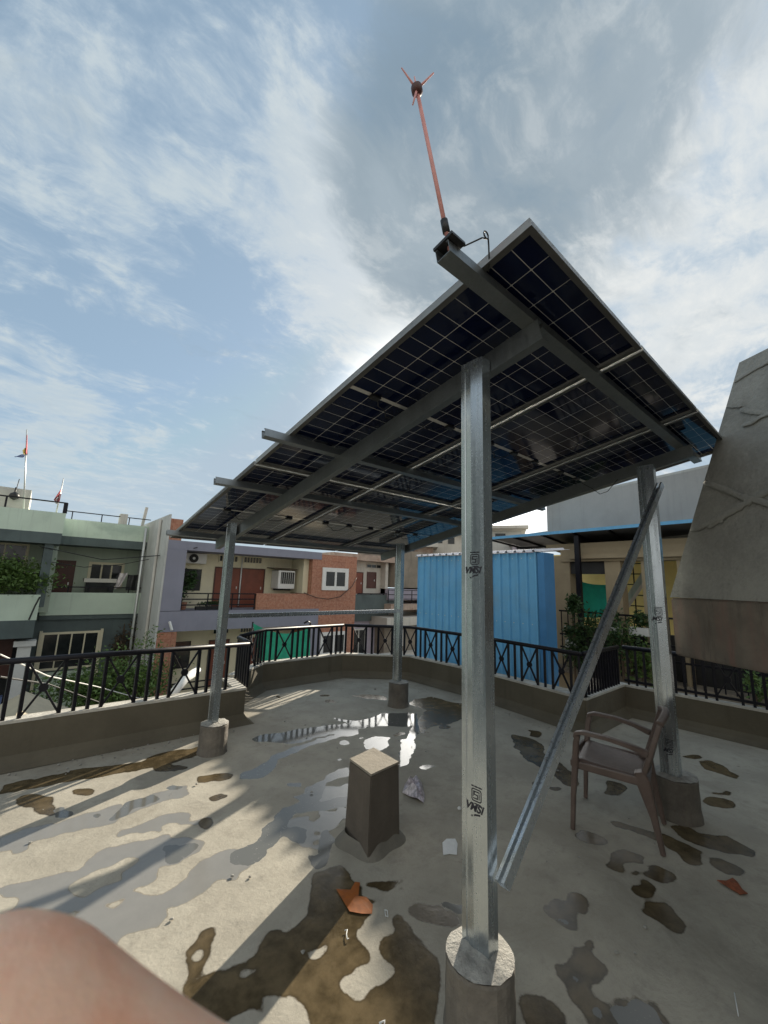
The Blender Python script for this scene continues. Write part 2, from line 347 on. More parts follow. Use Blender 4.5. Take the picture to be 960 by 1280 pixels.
# ------------------------------------------------------------------ mesh helpers
class MB:
    def __init__(s): s.v = []; s.f = []
    def quad(s, *p):
        i = len(s.v); s.v += [tuple(q) for q in p]; s.f.append(tuple(range(i, i+len(p)))); return s
    def hexa(s, b, t):                      # bottom ring (4), top ring (4)
        i = len(s.v); s.v += [tuple(q) for q in b]+[tuple(q) for q in t]
        s.f += [(i+3, i+2, i+1, i), (i+4, i+5, i+6, i+7)]+[(i+k, i+(k+1) % 4, i+4+(k+1) % 4, i+4+k) for k in range(4)]; return s
    def box(s, x0, x1, y0, y1, z0, z1):
        return s.hexa([(x0, y0, z0), (x1, y0, z0), (x1, y1, z0), (x0, y1, z0)], [(x0, y0, z1), (x1, y0, z1), (x1, y1, z1), (x0, y1, z1)])
    def bar(s, a, b, w, h, hint=(0, 0, 1)):
        return s.sweep([a, b], [w, w], [h, h], hint, 4)
    def sweep(s, pts, ws, hs, hint=(0, 0, 1), n=4, caps=True):
        pts = [Vector(p) for p in pts]; hint = Vector(hint); rings = []
        for k, p in enumerate(pts):
            t = (pts[min(k+1, len(pts)-1)]-pts[max(k-1, 0)]).normalized()
            a = t.cross(hint)
            if a.length < 1e-4: a = t.cross(Vector((1, 0, 0)))
            a.normalize(); b = a.cross(t).normalized()
            w, h = ws[k]/2, hs[k]/2
            if n == 4: ring = [p+a*w*i+b*h*j for i, j in ((-1, -1), (1, -1), (1, 1), (-1, 1))]
            elif n == 8:
                c = .72; ring = [p+a*w*i+b*h*j for i, j in ((-1, -c), (-c, -1), (c, -1), (1, -c), (1, c), (c, 1), (-c, 1), (-1, c))]
            else: ring = [p+a*w*math.cos(2*math.pi*q/n)+b*h*math.sin(2*math.pi*q/n) for q in range(n)]
            rings.append(ring)
        i0 = len(s.v)
        for r in rings: s.v += [tuple(q) for q in r]
        for k in range(len(rings)-1):
            for q in range(n):
                a = i0+k*n+q; b = i0+k*n+(q+1) % n
                s.f.append((a, b, b+n, a+n))
        if caps: s.f.append(tuple(i0+n-1-q for q in range(n))); s.f.append(tuple(i0+(len(rings)-1)*n+q for q in range(n)))
        return s
    def tube(s, pts, r, n=10):
        rs = r if isinstance(r, (list, tuple)) else [r]*len(pts)
        return s.sweep(pts, [2*q for q in rs], [2*q for q in rs], (0.13, .21, .97), n)
    def prof(s, poly, o, U, V, D):          # closed 2D polygon extruded along D
        o, U, V, D = map(Vector, (o, U, V, D)); n = len(poly); i = len(s.v)
        s.v += [tuple(o+U*a+V*b) for a, b in poly]+[tuple(o+U*a+V*b+D) for a, b in poly]
        s.f += [tuple(i+n-1-k for k in range(n)), tuple(i+n+k for k in range(n))]
        s.f += [(i+k, i+(k+1) % n, i+n+(k+1) % n, i+n+k) for k in range(n)]; return s
    def lathe(s, prof, c, n=28, jit=0.0):
        i0 = len(s.v); c = Vector(c)
        ph = [1+jit*random.uniform(-1, 1) for _ in range(n)]
        for r, z in prof:
            for k in range(n): s.v.append((c.x+r*ph[k]*math.cos(2*math.pi*k/n), c.y+r*ph[k]*math.sin(2*math.pi*k/n), c.z+z))
        for j in range(len(prof)-1):
            for k in range(n):
                a = i0+j*n+k; b = i0+j*n+(k+1) % n; s.f.append((a, b, b+n, a+n))
        s.f.append(tuple(i0+n-1-k for k in range(n))); s.f.append(tuple(i0+(len(prof)-1)*n+k for k in range(n))); return s
    def build(s, name, m, parent=None, smooth=False, bevel=0.0, uv=None):
        me = bpy.data.meshes.new(name); me.from_pydata(s.v, [], s.f); me.update()
        import bmesh
        bm = bmesh.new(); bm.from_mesh(me); bmesh.ops.recalc_face_normals(bm, faces=bm.faces)
        if bevel: bmesh.ops.bevel(bm, geom=list(bm.edges), offset=bevel, segments=2, affect='EDGES', clamp_overlap=True)
        bm.to_mesh(me); bm.free()
        o = bpy.data.objects.new(name, me); COL.objects.link(o)
        if isinstance(m, str): m = M[m]
        me.materials.append(m)
        if smooth: me.shade_smooth()
        if parent: o.parent = parent
        return o
def tag(o, label=None, cat=None, group=None, kind=None):
    for k, v in (('label', label), ('category', cat), ('group', group), ('kind', kind)):
        if v: o[k] = v
    return o
def thing(name, label, cat, group=None):
    o = bpy.data.objects.new(name, None); o.empty_display_size = .2; COL.objects.link(o); return tag(o, label, cat, group)
def ground(name, mb, m): o = mb.build(name, m); o['kind'] = 'structure'; return o
def offset_poly(path, t):
    """2D open path -> closed thin polygon of thickness t, mitred"""
    P = [Vector(p) for p in path]; L = []; Rr = []
    for k, p in enumerate(P):
        d0 = (P[k]-P[k-1]).normalized() if k else (P[1]-P[0]).normalized()
        d1 = (P[k+1]-P[k]).normalized() if k < len(P)-1 else d0
        n0 = Vector((-d0.y, d0.x)); n1 = Vector((-d1.y, d1.x)); n = (n0+n1); n = n/max(.3, n.dot(n0)) if n.length > 1e-6 else n0
        L.append(p+n*t/2); Rr.append(p-n*t/2)
    return [tuple(q) for q in L]+[tuple(q) for q in reversed(Rr)]
def leaves(n, center, rad, size, seed=0, zsq=1.0, hollow=.35, clumps=14):
    rnd = random.Random(seed); mb = MB(); c = Vector(center)
    cl = [Vector((rnd.gauss(0, .45)*rad[0], rnd.gauss(0, .45)*rad[1], rnd.gauss(0, .42)*rad[2])) for _ in range(clumps)]
    for i in range(n):
        k = rnd.choice(cl); rr = .30
        p = c+k+Vector((rnd.gauss(0, rr)*rad[0], rnd.gauss(0, rr)*rad[1], rnd.gauss(0, rr)*rad[2]))
        d = Vector((rnd.gauss(0, 1), rnd.gauss(0, 1), rnd.gauss(0, .7))).normalized(); e = d.cross(Vector((rnd.gauss(0, 1), rnd.gauss(0, 1), rnd.gauss(0, 1)))).normalized()
        s_ = size*rnd.uniform(.6, 1.3)
        mb.quad(p-d*s_, p+e*s_*.4, p+d*s_, p-e*s_*.4)
    return mb

# ------------------------------------------------------------------ the terrace floor (setting)
def poly_mask(X, Y, poly):
    ins = np.zeros(X.shape, bool); n = len(poly); j = n-1
    for i in range(n):
        xi, yi = poly[i]; xj, yj = poly[j]
        if yi != yj:
            ins ^= ((yi > Y) != (yj > Y)) & (X < (xj-xi)*(Y-yi)/(yj-yi)+xi)
        j = i
    return ins
def blur(a, k=1):
    for _ in range(k):
        p = np.pad(a, 1, mode='edge'); a = (p[:-2, 1:-1]+p[2:, 1:-1]+p[1:-1, :-2]+p[1:-1, 2:]+2*p[1:-1, 1:-1])/6
    return a
def tz(org, s, pts): return [tuple(onZ(org[0]+x/s, org[1]+y/s).xy) for x, y in pts]
def ell(cx, cy, rx, ry, n=18, ang=0): return [(cx+rx*math.cos(t)*math.cos(ang)-ry*math.sin(t)*math.sin(ang), cy+rx*math.cos(t)*math.sin(ang)+ry*math.sin(t)*math.cos(ang)) for t in [2*math.pi*k/n for k in range(n)]]
A4 = ((0, 860), 2.8235); A5 = ((300, 840), 3.2); A6 = ((200, 1040), 2.4); A7 = ((600, 1040), 2.6667); A1 = ((660, 840), 3.2)
DAMP = [(A4, p) for p in (
    [(0, 340), (100, 320), (250, 290), (470, 260), (600, 225), (705, 205), (705, 230), (600, 262), (480, 290), (300, 318), (150, 345), (0, 372)],
    ell(592, 281, 50, 15), ell(290, 366, 46, 17), ell(120, 398, 62, 26), ell(155, 432, 40, 24),
    [(700, 305), (790, 290), (830, 292), (805, 315), (705, 332)], [(715, 385), (760, 368), (800, 375), (730, 405)], ell(725, 470, 28, 24),
    [(690, 845), (740, 835), (752, 870), (738, 900), (745, 960), (700, 1045), (680, 1045), (650, 980), (655, 930), (690, 890)])]
DAMP += [(A5, p) for p in (
    [(680, 130), (700, 108), (760, 98), (900, 130), (905, 190), (800, 215), (760, 222), (720, 248), (700, 190), (740, 150)],
    [(600, 250), (640, 235), (662, 240), (620, 262)], [(430, 95), (520, 88), (592, 98), (592, 112), (500, 104)], ell(362, 113, 24, 9), ell(156, 100, 14, 4), ell(540, 65, 8, 3), ell(336, 91, 16, 4), ell(822, 222, 18, 9))]
DAMP += [(A6, p) for p in (
    [(480, 120), (560, 88), (600, 120), (600, 150), (622, 170), (615, 200), (680, 210), (640, 217), (640, 250), (600, 290), (635, 330), (630, 360), (590, 400), (560, 440), (545, 470), (560, 502), (600, 490), (640, 450), (680, 420), (690, 380), (680, 350), (655, 330), (665, 300), (722, 300), (700, 270), (712, 255), (740, 260), (780, 310), (850, 370), (852, 450), (840, 640), (440, 640), (430, 540), (400, 510), (350, 515), (300, 550), (220, 566), (160, 600), (60, 560), (60, 480), (100, 470), (200, 410), (290, 365), (300, 330), (330, 300), (380, 290), (440, 250), (435, 200), (470, 160)],
    [(635, 160), (670, 145), (742, 140), (720, 155), (690, 182), (650, 175)],
    [(750, 240), (770, 220), (800, 232), (850, 240), (905, 240), (905, 282), (850, 285), (800, 280), (760, 265)])]
DAMP += [(A1, p) for p in (
    ell(262, 662, 56, 25, ang=.25), [(340, 720), (380, 712), (470, 745), (460, 770), (400, 770), (402, 800), (360, 805), (318, 780), (345, 765)],
    ell(530, 810, 54, 28, ang=.4), ell(475, 868, 48, 34, ang=.2), ell(450, 815, 24, 10),
    [(350, 592), (450, 620), (530, 640), (600, 670), (690, 715), (690, 760), (640, 765), (600, 740), (590, 710), (500, 670), (360, 622)],
    [(570, 612), (650, 610), (700, 650), (800, 660), (905, 712), (880, 735), (760, 715), (700, 700), (620, 665)],
    [(710, 735), (760, 735), (870, 785), (860, 805), (800, 800), (722, 760)], ell(765, 516, 72, 21, ang=.1),
    [(670, 350), (740, 350), (790, 380), (862, 415), (840, 430), (780, 410), (700, 380)], ell(650, 335, 42, 10), ell(342, 467, 50, 24),
    [(0, 228), (50, 235), (42, 257), (0, 250)], [(-60, 250), (20, 268), (60, 290), (70, 330), (120, 350), (185, 400), (180, 450), (140, 457), (90, 400), (0, 352), (-60, 300)],
    ell(30, 440, 24, 12), ell(90, 466, 30, 8), ell(770, 480, 30, 7))]
DAMP += [(A7, p) for p in (
    [(180, 255), (200, 225), (250, 222), (290, 260), (310, 300), (300, 330), (270, 330), (220, 290)], ell(320, 236, 52, 32, ang=.3), ell(467, 332, 20, 12), ell(347, 376, 22, 14),
    [(550, 258), (580, 230), (630, 240), (702, 310), (690, 338), (640, 330), (572, 290)],
    [(230, 450), (280, 440), (290, 385), (350, 390), (405, 440), (400, 465), (370, 490), (380, 540), (400, 560), (420, 575), (440, 545), (500, 543), (580, 570), (635, 650), (330, 650), (270, 520)],
    [(130, 555), (200, 540), (240, 580), (285, 660), (150, 660)])]
FILM = [(A4, p) for p in (
    [(0, 520), (100, 488), (200, 468), (330, 438), (450, 398), (560, 368), (670, 342), (672, 372), (560, 402), (440, 442), (400, 482), (300, 502), (200, 522), (100, 547), (0, 578)],
    [(0, 690), (120, 680), (250, 640), (350, 600), (400, 560), (480, 528), (560, 530), (700, 528), (722, 540), (710, 570), (650, 600), (560, 630), (572, 660), (520, 682), (400, 742), (300, 762), (200, 792), (100, 762), (0, 752)],
    [(230, 800), (300, 765), (400, 750), (460, 718), (520, 738), (640, 678), (740, 598), (800, 568), (862, 558), (880, 600), (842, 682), (760, 692), (702, 722), (622, 772), (560, 842), (430, 872), (390, 947), (290, 852)],
    [(470, 500), (560, 452), (700, 425), (745, 445), (735, 470), (600, 470), (520, 500)])]
FILM += [(A5, p) for p in ([(170, 600), (300, 560), (420, 560), (400, 620), (320, 700), (260, 690), (180, 640)], [(300, 480), (430, 440), (437, 490), (310, 530)])]
HOLE = [(A4, p) for p in ([(210, 702), (300, 660), (450, 597), (482, 620), (400, 665), (420, 682), (330, 702), (270, 742)], ell(620, 768, 18, 9), ell(700, 958, 22, 30))]
HOLE += [(A6, p) for p in ([(430, 352), (500, 330), (525, 318), (500, 372), (450, 380)], ell(330, 525, 55, 22), ell(255, 425, 40, 12, ang=-.4))]
WATER = [(A5, p) for p in (
    [(0, 400), (130, 350), (150, 320), (230, 290), (320, 265), (370, 250), (430, 225), (440, 205), (380, 190), (340, 175), (400, 185), (470, 195), (540, 180), (590, 165), (668, 165), (668, 218), (590, 217), (540, 217), (480, 227), (490, 247), (420, 257), (330, 277), (250, 302), (170, 342), (120, 392), (60, 422), (0, 427)],
    [(40, 270), (110, 250), (200, 235), (330, 215), (430, 205), (430, 230), (300, 262), (200, 285), (80, 280)],
    [(495, 272), (540, 255), (600, 260), (602, 290), (560, 312), (495, 312)],
    [(668, 168), (700, 163), (712, 230), (702, 270), (692, 320), (667, 372), (640, 377), (638, 290), (668, 260), (678, 230)],
    [(-30, 720), (60, 680), (100, 620), (180, 540), (240, 510), (190, 495), (240, 488), (270, 455), (340, 428), (350, 403), (445, 372), (440, 412), (360, 437), (330, 482), (320, 522), (300, 530), (440, 478), (438, 532), (300, 567), (210, 572), (170, 622), (272, 635), (272, 672), (200, 682), (150, 662), (130, 702), (80, 742), (-30, 770)],
    [(318, 690), (340, 638), (372, 620), (374, 700), (362, 772), (330, 792), (288, 775), (288, 728), (330, 728)],
    [(198, 440), (258, 438), (242, 467), (210, 462)], ell(425, 280, 22, 10), ell(391, 343, 14, 6), ell(740, 375, 33, 9))]
WATER += [(A4, p) for p in (ell(205, 440, 36, 20), ell(458, 412, 18, 18), ell(495, 400, 16, 14), ell(615, 352, 34, 7), ell(540, 385, 18, 12), ell(330, 455, 22, 11), [(380, 460), (470, 390), (560, 372), (560, 392), (470, 425), (400, 470)], [(560, 560), (690, 545), (700, 560), (640, 600), (580, 610)])]
WATER += [(A6, p) for p in (ell(180, 440, 22, 8, ang=-.5), ell(215, 420, 14, 7, ang=-.5), ell(245, 402, 14, 7, ang=-.5), ell(345, 430, 16, 9), [(150, 480), (180, 470), (165, 492)], [(260, 520), (290, 500), (300, 512), (270, 530)], [(820, 235), (830, 225), (905, 210), (905, 240), (860, 232)])]
WATER += [(A7, p) for p in ([(440, 572), (500, 556), (570, 578), (612, 660), (440, 660)], [(270, 460), (350, 488), (342, 512)], [(215, 290), (265, 285), (285, 315), (240, 300)], ell(370, 590, 26, 18))]
def build_floor():
    st = .0125; xs = np.arange(-3.0, 5.9, st); ys = np.arange(-1.6, 5.9, st)
    X, Y = np.meshgrid(xs, ys)
    rs = np.random.RandomState(4)
    def vnoise(cell):                        # smooth value noise on a lattice of the given cell size (metres)
        gx, gy = int(9.2/cell)+3, int(7.8/cell)+3; G = rs.uniform(-1, 1, (gy, gx))
        u, v = (X+3.05)/cell, (Y+1.65)/cell; i, j = u.astype(int), v.astype(int); fu, fv = u-i, v-j
        fu, fv = fu*fu*(3-2*fu), fv*fv*(3-2*fv)
        return (G[j, i]*(1-fu)+G[j, i+1]*fu)*(1-fv)+(G[j+1, i]*(1-fu)+G[j+1, i+1]*fu)*fv
    amp = ((.22, .030), (.11, .022), (.055, .014), (.028, .008))
    Xw = X+sum(a*vnoise(c) for c, a in amp); Yw = Y+sum(a*vnoise(c) for c, a in amp)
    patch = .55*vnoise(.30)+.35*vnoise(.12)+.25*vnoise(.05)
    def layer(lst, k):
        a = np.zeros(X.shape)
        for (o, s), p in lst: a[poly_mask(Xw, Yw, tz(o, s, p))] = 1
        return a
    hole = layer(HOLE, 0)
    damp = layer(DAMP, 0)*(1-hole); film = layer(FILM, 0)*(1-hole); water = layer(WATER, 0)
    damp = np.where(water > 0, damp*.4, damp)
    film = film*np.where(patch < -.42, 0, 1); near_film = blur(film, 25)
    film = np.maximum(film, ((near_film > .02) & (patch > .55)).astype(float))
    drops = np.zeros(X.shape)
    for _ in range(90):
        cx, cy, r = rs.uniform(-1.2, 5), rs.uniform(-.4, 4.8), rs.uniform(.008, .035)
        drops[((Xw-cx)**2+((Yw-cy)*rs.uniform(1, 2))**2) < r*r] = .8
    damp = np.maximum(damp, drops)
    damp, film, water = blur(damp, 4), blur(film, 5), blur(water, 4)
    ny, nx = X.shape
    Z = .004*np.sin(X*1.3+.5)*np.sin(Y*1.7)-.004
    me = bpy.data.meshes.new('terrace_floor')
    V = np.stack([X, Y, Z], -1).reshape(-1, 3)
    idx = np.arange(nx*ny).reshape(ny, nx)
    Fq = np.stack([idx[:-1, :-1], idx[:-1, 1:], idx[1:, 1:], idx[1:, :-1]], -1).reshape(-1, 4)
    me.vertices.add(len(V)); me.vertices.foreach_set('co', V.ravel().astype(np.float32))
    me.loops.add(Fq.size); me.loops.foreach_set('vertex_index', Fq.ravel().astype(np.int32))
    me.polygons.add(len(Fq)); me.polygons.foreach_set('loop_start', np.arange(0, Fq.size, 4, dtype=np.int32)); me.polygons.foreach_set('loop_total', np.full(len(Fq), 4, dtype=np.int32))
    me.update(calc_edges=True); me.shade_smooth()
    for nm, a in (('damp', damp), ('film', film), ('water', water)):
        at = me.attributes.new(nm, 'FLOAT', 'POINT'); at.data.foreach_set('value', a.ravel().astype(np.float32))
    me.materials.append(M['floor'])
    o = bpy.data.objects.new('terrace_floor', me); COL.objects.link(o); o['kind'] = 'structure'
build_floor()
g_ = MB()
g_.box(-3.0, 5.85, -1.6, 5.85, -.25, -.012)
ground('roof_slab', g_, 'cement')
ground('street_ground', MB().quad((-400, -400, -6.6), (400, -400, -6.6), (400, 500, -6.6), (-400, 500, -6.6)), 'street')

# ------------------------------------------------------------------ parapets
WZ = .38
def parapet(name, pts, label, th=.12, fil=.10, z0=-.25, top='coping', outward=1):
    """cement wall following a polyline (inner face), with a rounded fillet at the foot"""
    root = thing(name, label, 'parapet'); P = [Vector(p) for p in pts]
    wb, cp, fb = MB(), MB(), MB()
    def off(d):
        o = []
        for k in range(len(P)):
            d0 = (P[k]-P[k-1]).normalized() if k else (P[1]-P[0]).normalized()
            d1 = (P[k+1]-P[k]).normalized() if k < len(P)-1 else d0
            n0, n1 = Vector((-d0.y, d0.x)), Vector((-d1.y, d1.x)); n = n0+n1; n = n/n.dot(n0)
            o.append(P[k]+n*d*outward)
        return o
    inn, outer = off(0), off(th)
    i2, o2 = off(-.004), off(th+.004)
    fi = off(-fil)
    for k in range(len(P)-1):
        a, b, c, d = inn[k], inn[k+1], outer[k+1], outer[k]
        wb.hexa([(*q, z0) for q in (a, b, c, d)], [(*q, WZ-.025) for q in (a, b, c, d)])
        a, b, c, d = i2[k], i2[k+1], o2[k+1], o2[k]
        cp.hexa([(*q, WZ-.025) for q in (a, b, c, d)], [(*q, WZ) for q in (a, b, c, d)])
        for (r0, h0), (r1, h1) in (((0, .10), (.35, .045)), ((.35, .045), (1, .0))):
            qa, qb = off(-.001-fil*r0), off(-.001-fil*r1)
            fb.quad((*qa[k], h0), (*qa[k+1], h0), (*qb[k+1], h1), (*qb[k], h1))
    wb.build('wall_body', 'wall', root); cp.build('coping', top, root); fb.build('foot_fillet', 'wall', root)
    return root
WALL_L = [(-4.0, 4.30), (.89, 4.185)]
parapet('parapet_wall', [(-4.0, 4.27), (.92, 4.185), (.98, 4.77)], 'short plastered parapet wall on the left behind the left post')
parapet('parapet_wall', [(1.06, 4.86), (1.70, 5.42), (3.20, 5.47), (4.10, 4.72), (4.12, 3.3), (3.92, 1.62)], 'curved plastered parapet wall behind the back post below the blue shed')
parapet('parapet_wall', [(3.93, 1.61), (5.12, 1.61), (5.22, -2.0)], 'dark plastered parapet wall behind the plastic chair and right post')

# ------------------------------------------------------------------ railings
RZ = .86
def railing(pts, label, pattern, low_rail=False, bar=.027, start=0.0, toprad=.027, z0=WZ, hub=True):
    root = thing('railing', label, 'railing', 'railings on the terrace parapets')
    P = [Vector((*p, RZ)) for p in pts]
    MB().tube(P, toprad, 10).build('top_rail', 'rail', root, smooth=True)
    seg = [(P[k+1]-P[k]).length for k in range(len(P)-1)]; L = sum(seg)
    def at(s):
        s = max(0, min(L, s)); k = 0
        while k < len(seg)-1 and s > seg[k]: s -= seg[k]; k += 1
        return P[k].lerp(P[k+1], s/seg[k])
    zb = z0+(.05 if low_rail else 0)
    if low_rail: MB().sweep([p-Vector((0, 0, RZ-z0-.05)) for p in P], [.03]*len(P), [.03]*len(P)).build('bottom_rail', 'rail', root)
    def upright(s):
        p = at(s); MB().bar((p.x, p.y, z0-.02), (p.x, p.y, RZ-.005), bar, bar, (1, .2, 0)).build('baluster', 'rail', root)
    s = start; k = 0
    upright(s)
    while s < L-.02:
        w = pattern[k % len(pattern)]; k += 1
        e = s+w
        if e > L: break
        if w > .17:                                        # crossed panel with a round hub
            a, b = at(s), at(e); mb = MB()
            for (p, q) in ((Vector((a.x, a.y, zb)), Vector((b.x, b.y, RZ-.01))), (Vector((a.x, a.y, RZ-.01)), Vector((b.x, b.y, zb)))):
                mb.bar(p, q, .020, .016)
            c = (a+b)/2; c.z = (zb+RZ-.01)/2; t = (b-a).normalized(); n = Vector((-t.y, t.x, 0))
            hubp = [(.036*math.cos(q), .036*math.sin(q)) for q in [2*math.pi*i/16 for i in range(16)]]
            mb.prof(hubp, c-n*.012, t, (0, 0, 1), n*.024)
            mb.build('cross_panel', 'rail', root)
        s = e; upright(s)
    return root
PT = (.235, .10, .10, .10)
railing([(-2.235, 4.27), (.93, 4.22)], 'black steel railing along the parapet left of the left post', (.27, .105, .105, .105), start=.0)
railing([(.96, 4.24), (1.03, 4.80)], 'short black steel railing turning the corner just right of the left post', (.10,), start=.04)
railing([(1.10, 4.92), (1.71, 5.47), (3.22, 5.52)], 'black steel railing on the far curved parapet in front of the green net', (.10, .10, .28, .10, .10, .10), start=.05)
railing([(3.24, 5.51), (4.15, 4.76), (4.17, 3.28), (3.97, 1.66)], 'black steel railing in front of the blue sheet metal shed', (.11, .25, .11), start=.03)
railing([(4.02, 1.66), (5.10, 1.66)], 'short black steel railing behind the leaning steel brace', (.085,), start=.03)
railing([(5.17, 1.62), (5.27, -2.0)], 'black steel railing with bottom bar under the sloping mortar slab', (.10, .10, .10, .235, .10), low_rail=True, start=.05, toprad=.03)

# ------------------------------------------------------------------ solar canopy
canopy = thing('solar_canopy', 'raised solar panel canopy on four galvanised steel posts', 'solar canopy')
TA, TB, HZ = .0079, -.1806, 2.8834
EU = Vector((math.cos(TA), 0, math.sin(TA))); EV = Vector((0, math.cos(TB), math.sin(TB))); EN = EU.cross(EV).normalized()
def PP(u, v, o=0.0): return Vector((0, 0, HZ))+EU*u+EV*v+EN*o
def box_uv(mb, u0, u1, v0, v1, o0, o1):
    return mb.hexa([PP(u0, v0, o0), PP(u1, v0, o0), PP(u1, v1, o0), PP(u0, v1, o0)], [PP(u0, v0, o1), PP(u1, v0, o1), PP(u1, v1, o1), PP(u0, v1, o1)])
PW, PL = 1.122, 2.276
for i in range(3):
    for j in range(2):
        u0, v0 = i*1.147, j*2.30; u1, v1 = u0+PW, v0+PL
        fr = MB(); t = .012; lip = .030
        box_uv(fr, u0, u0+t, v0, v1, 0, .035); box_uv(fr, u1-t, u1, v0, v1, 0, .035)
        box_uv(fr, u0+t, u1-t, v0, v0+t, 0, .035); box_uv(fr, u0+t, u1-t, v1-t, v1, 0, .035)
        box_uv(fr, u0+t, u0+lip, v0+t, v1-t, 0, .002); box_uv(fr, u1-lip, u1-t, v0+t, v1-t, 0, .002)
        box_uv(fr, u0+lip, u1-lip, v0+t, v0+lip-.006, 0, .002); box_uv(fr, u0+lip, u1-lip, v1-lip+.006, v1-t, 0, .002)
        panel = MB(); box_uv(panel, u0+t+.0005, u1-t-.0005, v0+t+.0005, v1-t-.0005, .026, .032)
        po = panel.build('solar_panel', 'cells', canopy)
        uvl = po.data.uv_layers.new(name='UVMap')
        for lp in po.data.loops:
            w = po.data.vertices[lp.vertex_index].co-PP(u0, v0, 0)
            uvl.data[lp.index].uv = (w.dot(EU)-.0165, w.dot(EV))
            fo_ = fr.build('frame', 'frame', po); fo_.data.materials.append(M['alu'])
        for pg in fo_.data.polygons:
            if abs(pg.normal.dot(EN)) < .5: pg.material_index = 1  # edge faces take the lighter copy: the light on them is put into colour
        for q in (.2, .5, .8):
            jb = MB(); box_uv(jb, u0+PW*q-.035, u0+PW*q+.035, v0+1.139-.02, v0+1.139+.02, .008, .0255); jb.build('junction_box', 'black', po, bevel=.003)
        cb = MB()
        for q in (.2, .5):
            a, b = u0+PW*q+.03, u0+PW*(q+.3)-.03; vv = v0+1.15
            pts = [PP(a+(b-a)*k/10, vv+.05*math.sin(math.pi*k/10)+.015*math.sin(k*1.9), .012-.05*math.sin(math.pi*k/10)*(1 if q < .3 else .5)) for k in range(11)]
            cb.tube(pts, .0032, 6)
        cb.build('cable', 'black', po, smooth=True)
def c_prof(w, d, lip, t=.003):
    """lipped C in 2D: web along +V (length w) at U=0, flanges to +U"""
    return offset_poly([(d, lip), (d, 0), (0, 0), (0, w), (d, w), (d, w-lip)], t)
for v, uA, uB in ((.245, -.20, 3.36), (1.78, -.17, 3.36), (2.66, -.165, 3.36), (4.27, -.11, 3.36)):
    # purlins: strut channel across the short side
    mb = MB(); prof = offset_poly([(.008, .0), (0, .0), (0, 0)][:2]+[], .002) if False else None
    w = .060 if v < 1 else .045
    pr = offset_poly([(-w/2+.010, -.002), (-w/2, -.002), (-w/2, -.052), (w/2, -.052), (w/2, -.002), (w/2-.010, -.002)], .0025)
    mb.prof(pr, PP(uA, v, 0), EV, EN, EU*(uB-uA))
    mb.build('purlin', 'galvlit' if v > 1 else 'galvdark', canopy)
BZ0, BZ1 = -.155, -.054
for (x0, x1, va, vb) in ((.378, .428, .20, 4.33), (2.765, 2.96, .17, 4.33)):
    a, b = PP(x0, va, 0), PP(x1, vb, 0)
    pr = offset_poly([(.048, BZ1-.014), (.048, BZ1), (0, BZ1), (0, BZ0), (.048, BZ0), (.048, BZ0+.014)], .003)
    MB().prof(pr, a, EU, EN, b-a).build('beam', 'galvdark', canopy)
def post(x0, y0, zt, fz, fr, fc, marks=(), wash=False):
    """lipped channel: web facing -x with a pressed groove, flanges to +x; y0 is the near edge, web 0.12 wide"""
    w, d = .120, .060
    path = [(d, .014), (d, 0), (0, 0), (-.0045, .062), (-.0025, .088), (.0015, .091), (.0015, .097), (-.0015, .100), (0, w), (d, w), (d, w-.014)]  # middle crease added to split the web into dark and bright reflections
    mb = MB(); mb.prof(offset_poly(path, .003), (x0, y0, fz-.2), (1, 0, 0), (0, 1, 0), (0, 0, zt-fz+.2))
    p = mb.build('post', 'galv', canopy); p['near_y'] = y0
    f = MB(); r = fr
    f.lathe([(r*1.07, -.01), (r*1.03, .03), (r*.99, fz*.25), (r*1.01, fz*.5), (r*.985, fz*.75), (r, fz-.012), (r*.96, fz-.002)], (*fc, 0), 40, .018)
    fo = f.build('footing', 'footing', canopy, smooth=False)
    top = MB(); n = 26                          # lumpy mortar top
    c = Vector((*fc, fz)); rings = []
    for q in range(6):
        rr = r*.985*q/5; ring = []
        for k in range(n):
            a = 2*math.pi*k/n; x, y = c.x+rr*math.cos(a), c.y+rr*math.sin(a)
            ring.append((x, y, fz+.010*noise.noise(Vector((x*30, y*30, 3)))+.018*(1-(rr/r)**2)+.004))
        rings.append(ring)
    i0 = 0
    for ring in rings: top.v += ring
    for q in range(5):
        for k in range(n): top.f.append((q*n+k, q*n+(k+1) % n, (q+1)*n+(k+1) % n, (q+1)*n+k))
    top.build('mortar_cap', 'cap', fo, smooth=True)
    bl = MB()
    for q in (0, 1):
        c0 = Vector((x0-.003, y0+.035+.05*q, zt-.035)); hexp = [(.009*math.cos(a), .009*math.sin(a)) for a in [math.pi/3*k for k in range(6)]]
        bl.prof(hexp, c0, (0, 1, 0), (0, 0, 1), (-.008, 0, 0))
    bl.build('bolt', 'galvdark', p)
    return p
def text_mesh(s, size, shear=0.0, offset=0.0):
    cu = bpy.data.curves.new('t', 'FONT'); cu.body = s; cu.size = size; cu.shear = shear; cu.offset = offset; cu.extrude = .0003; cu.align_x = 'CENTER'
    o = bpy.data.objects.new('t', cu); COL.objects.link(o); bpy.context.view_layer.update()
    me = bpy.data.meshes.new_from_object(o.evaluated_get(bpy.context.evaluated_depsgraph_get())); bpy.data.objects.remove(o); return me
def web_x(r):                                             # how far the creased web stands out at height r across it
    pts = [(0, 0), (.062, -.0045), (.088, -.0025), (.100, -.0015), (.120, 0)]
    for (a, b), (c, d) in zip(pts, pts[1:]):
        if r <= c: return b+(d-b)*(r-a)/(c-a)
    return 0
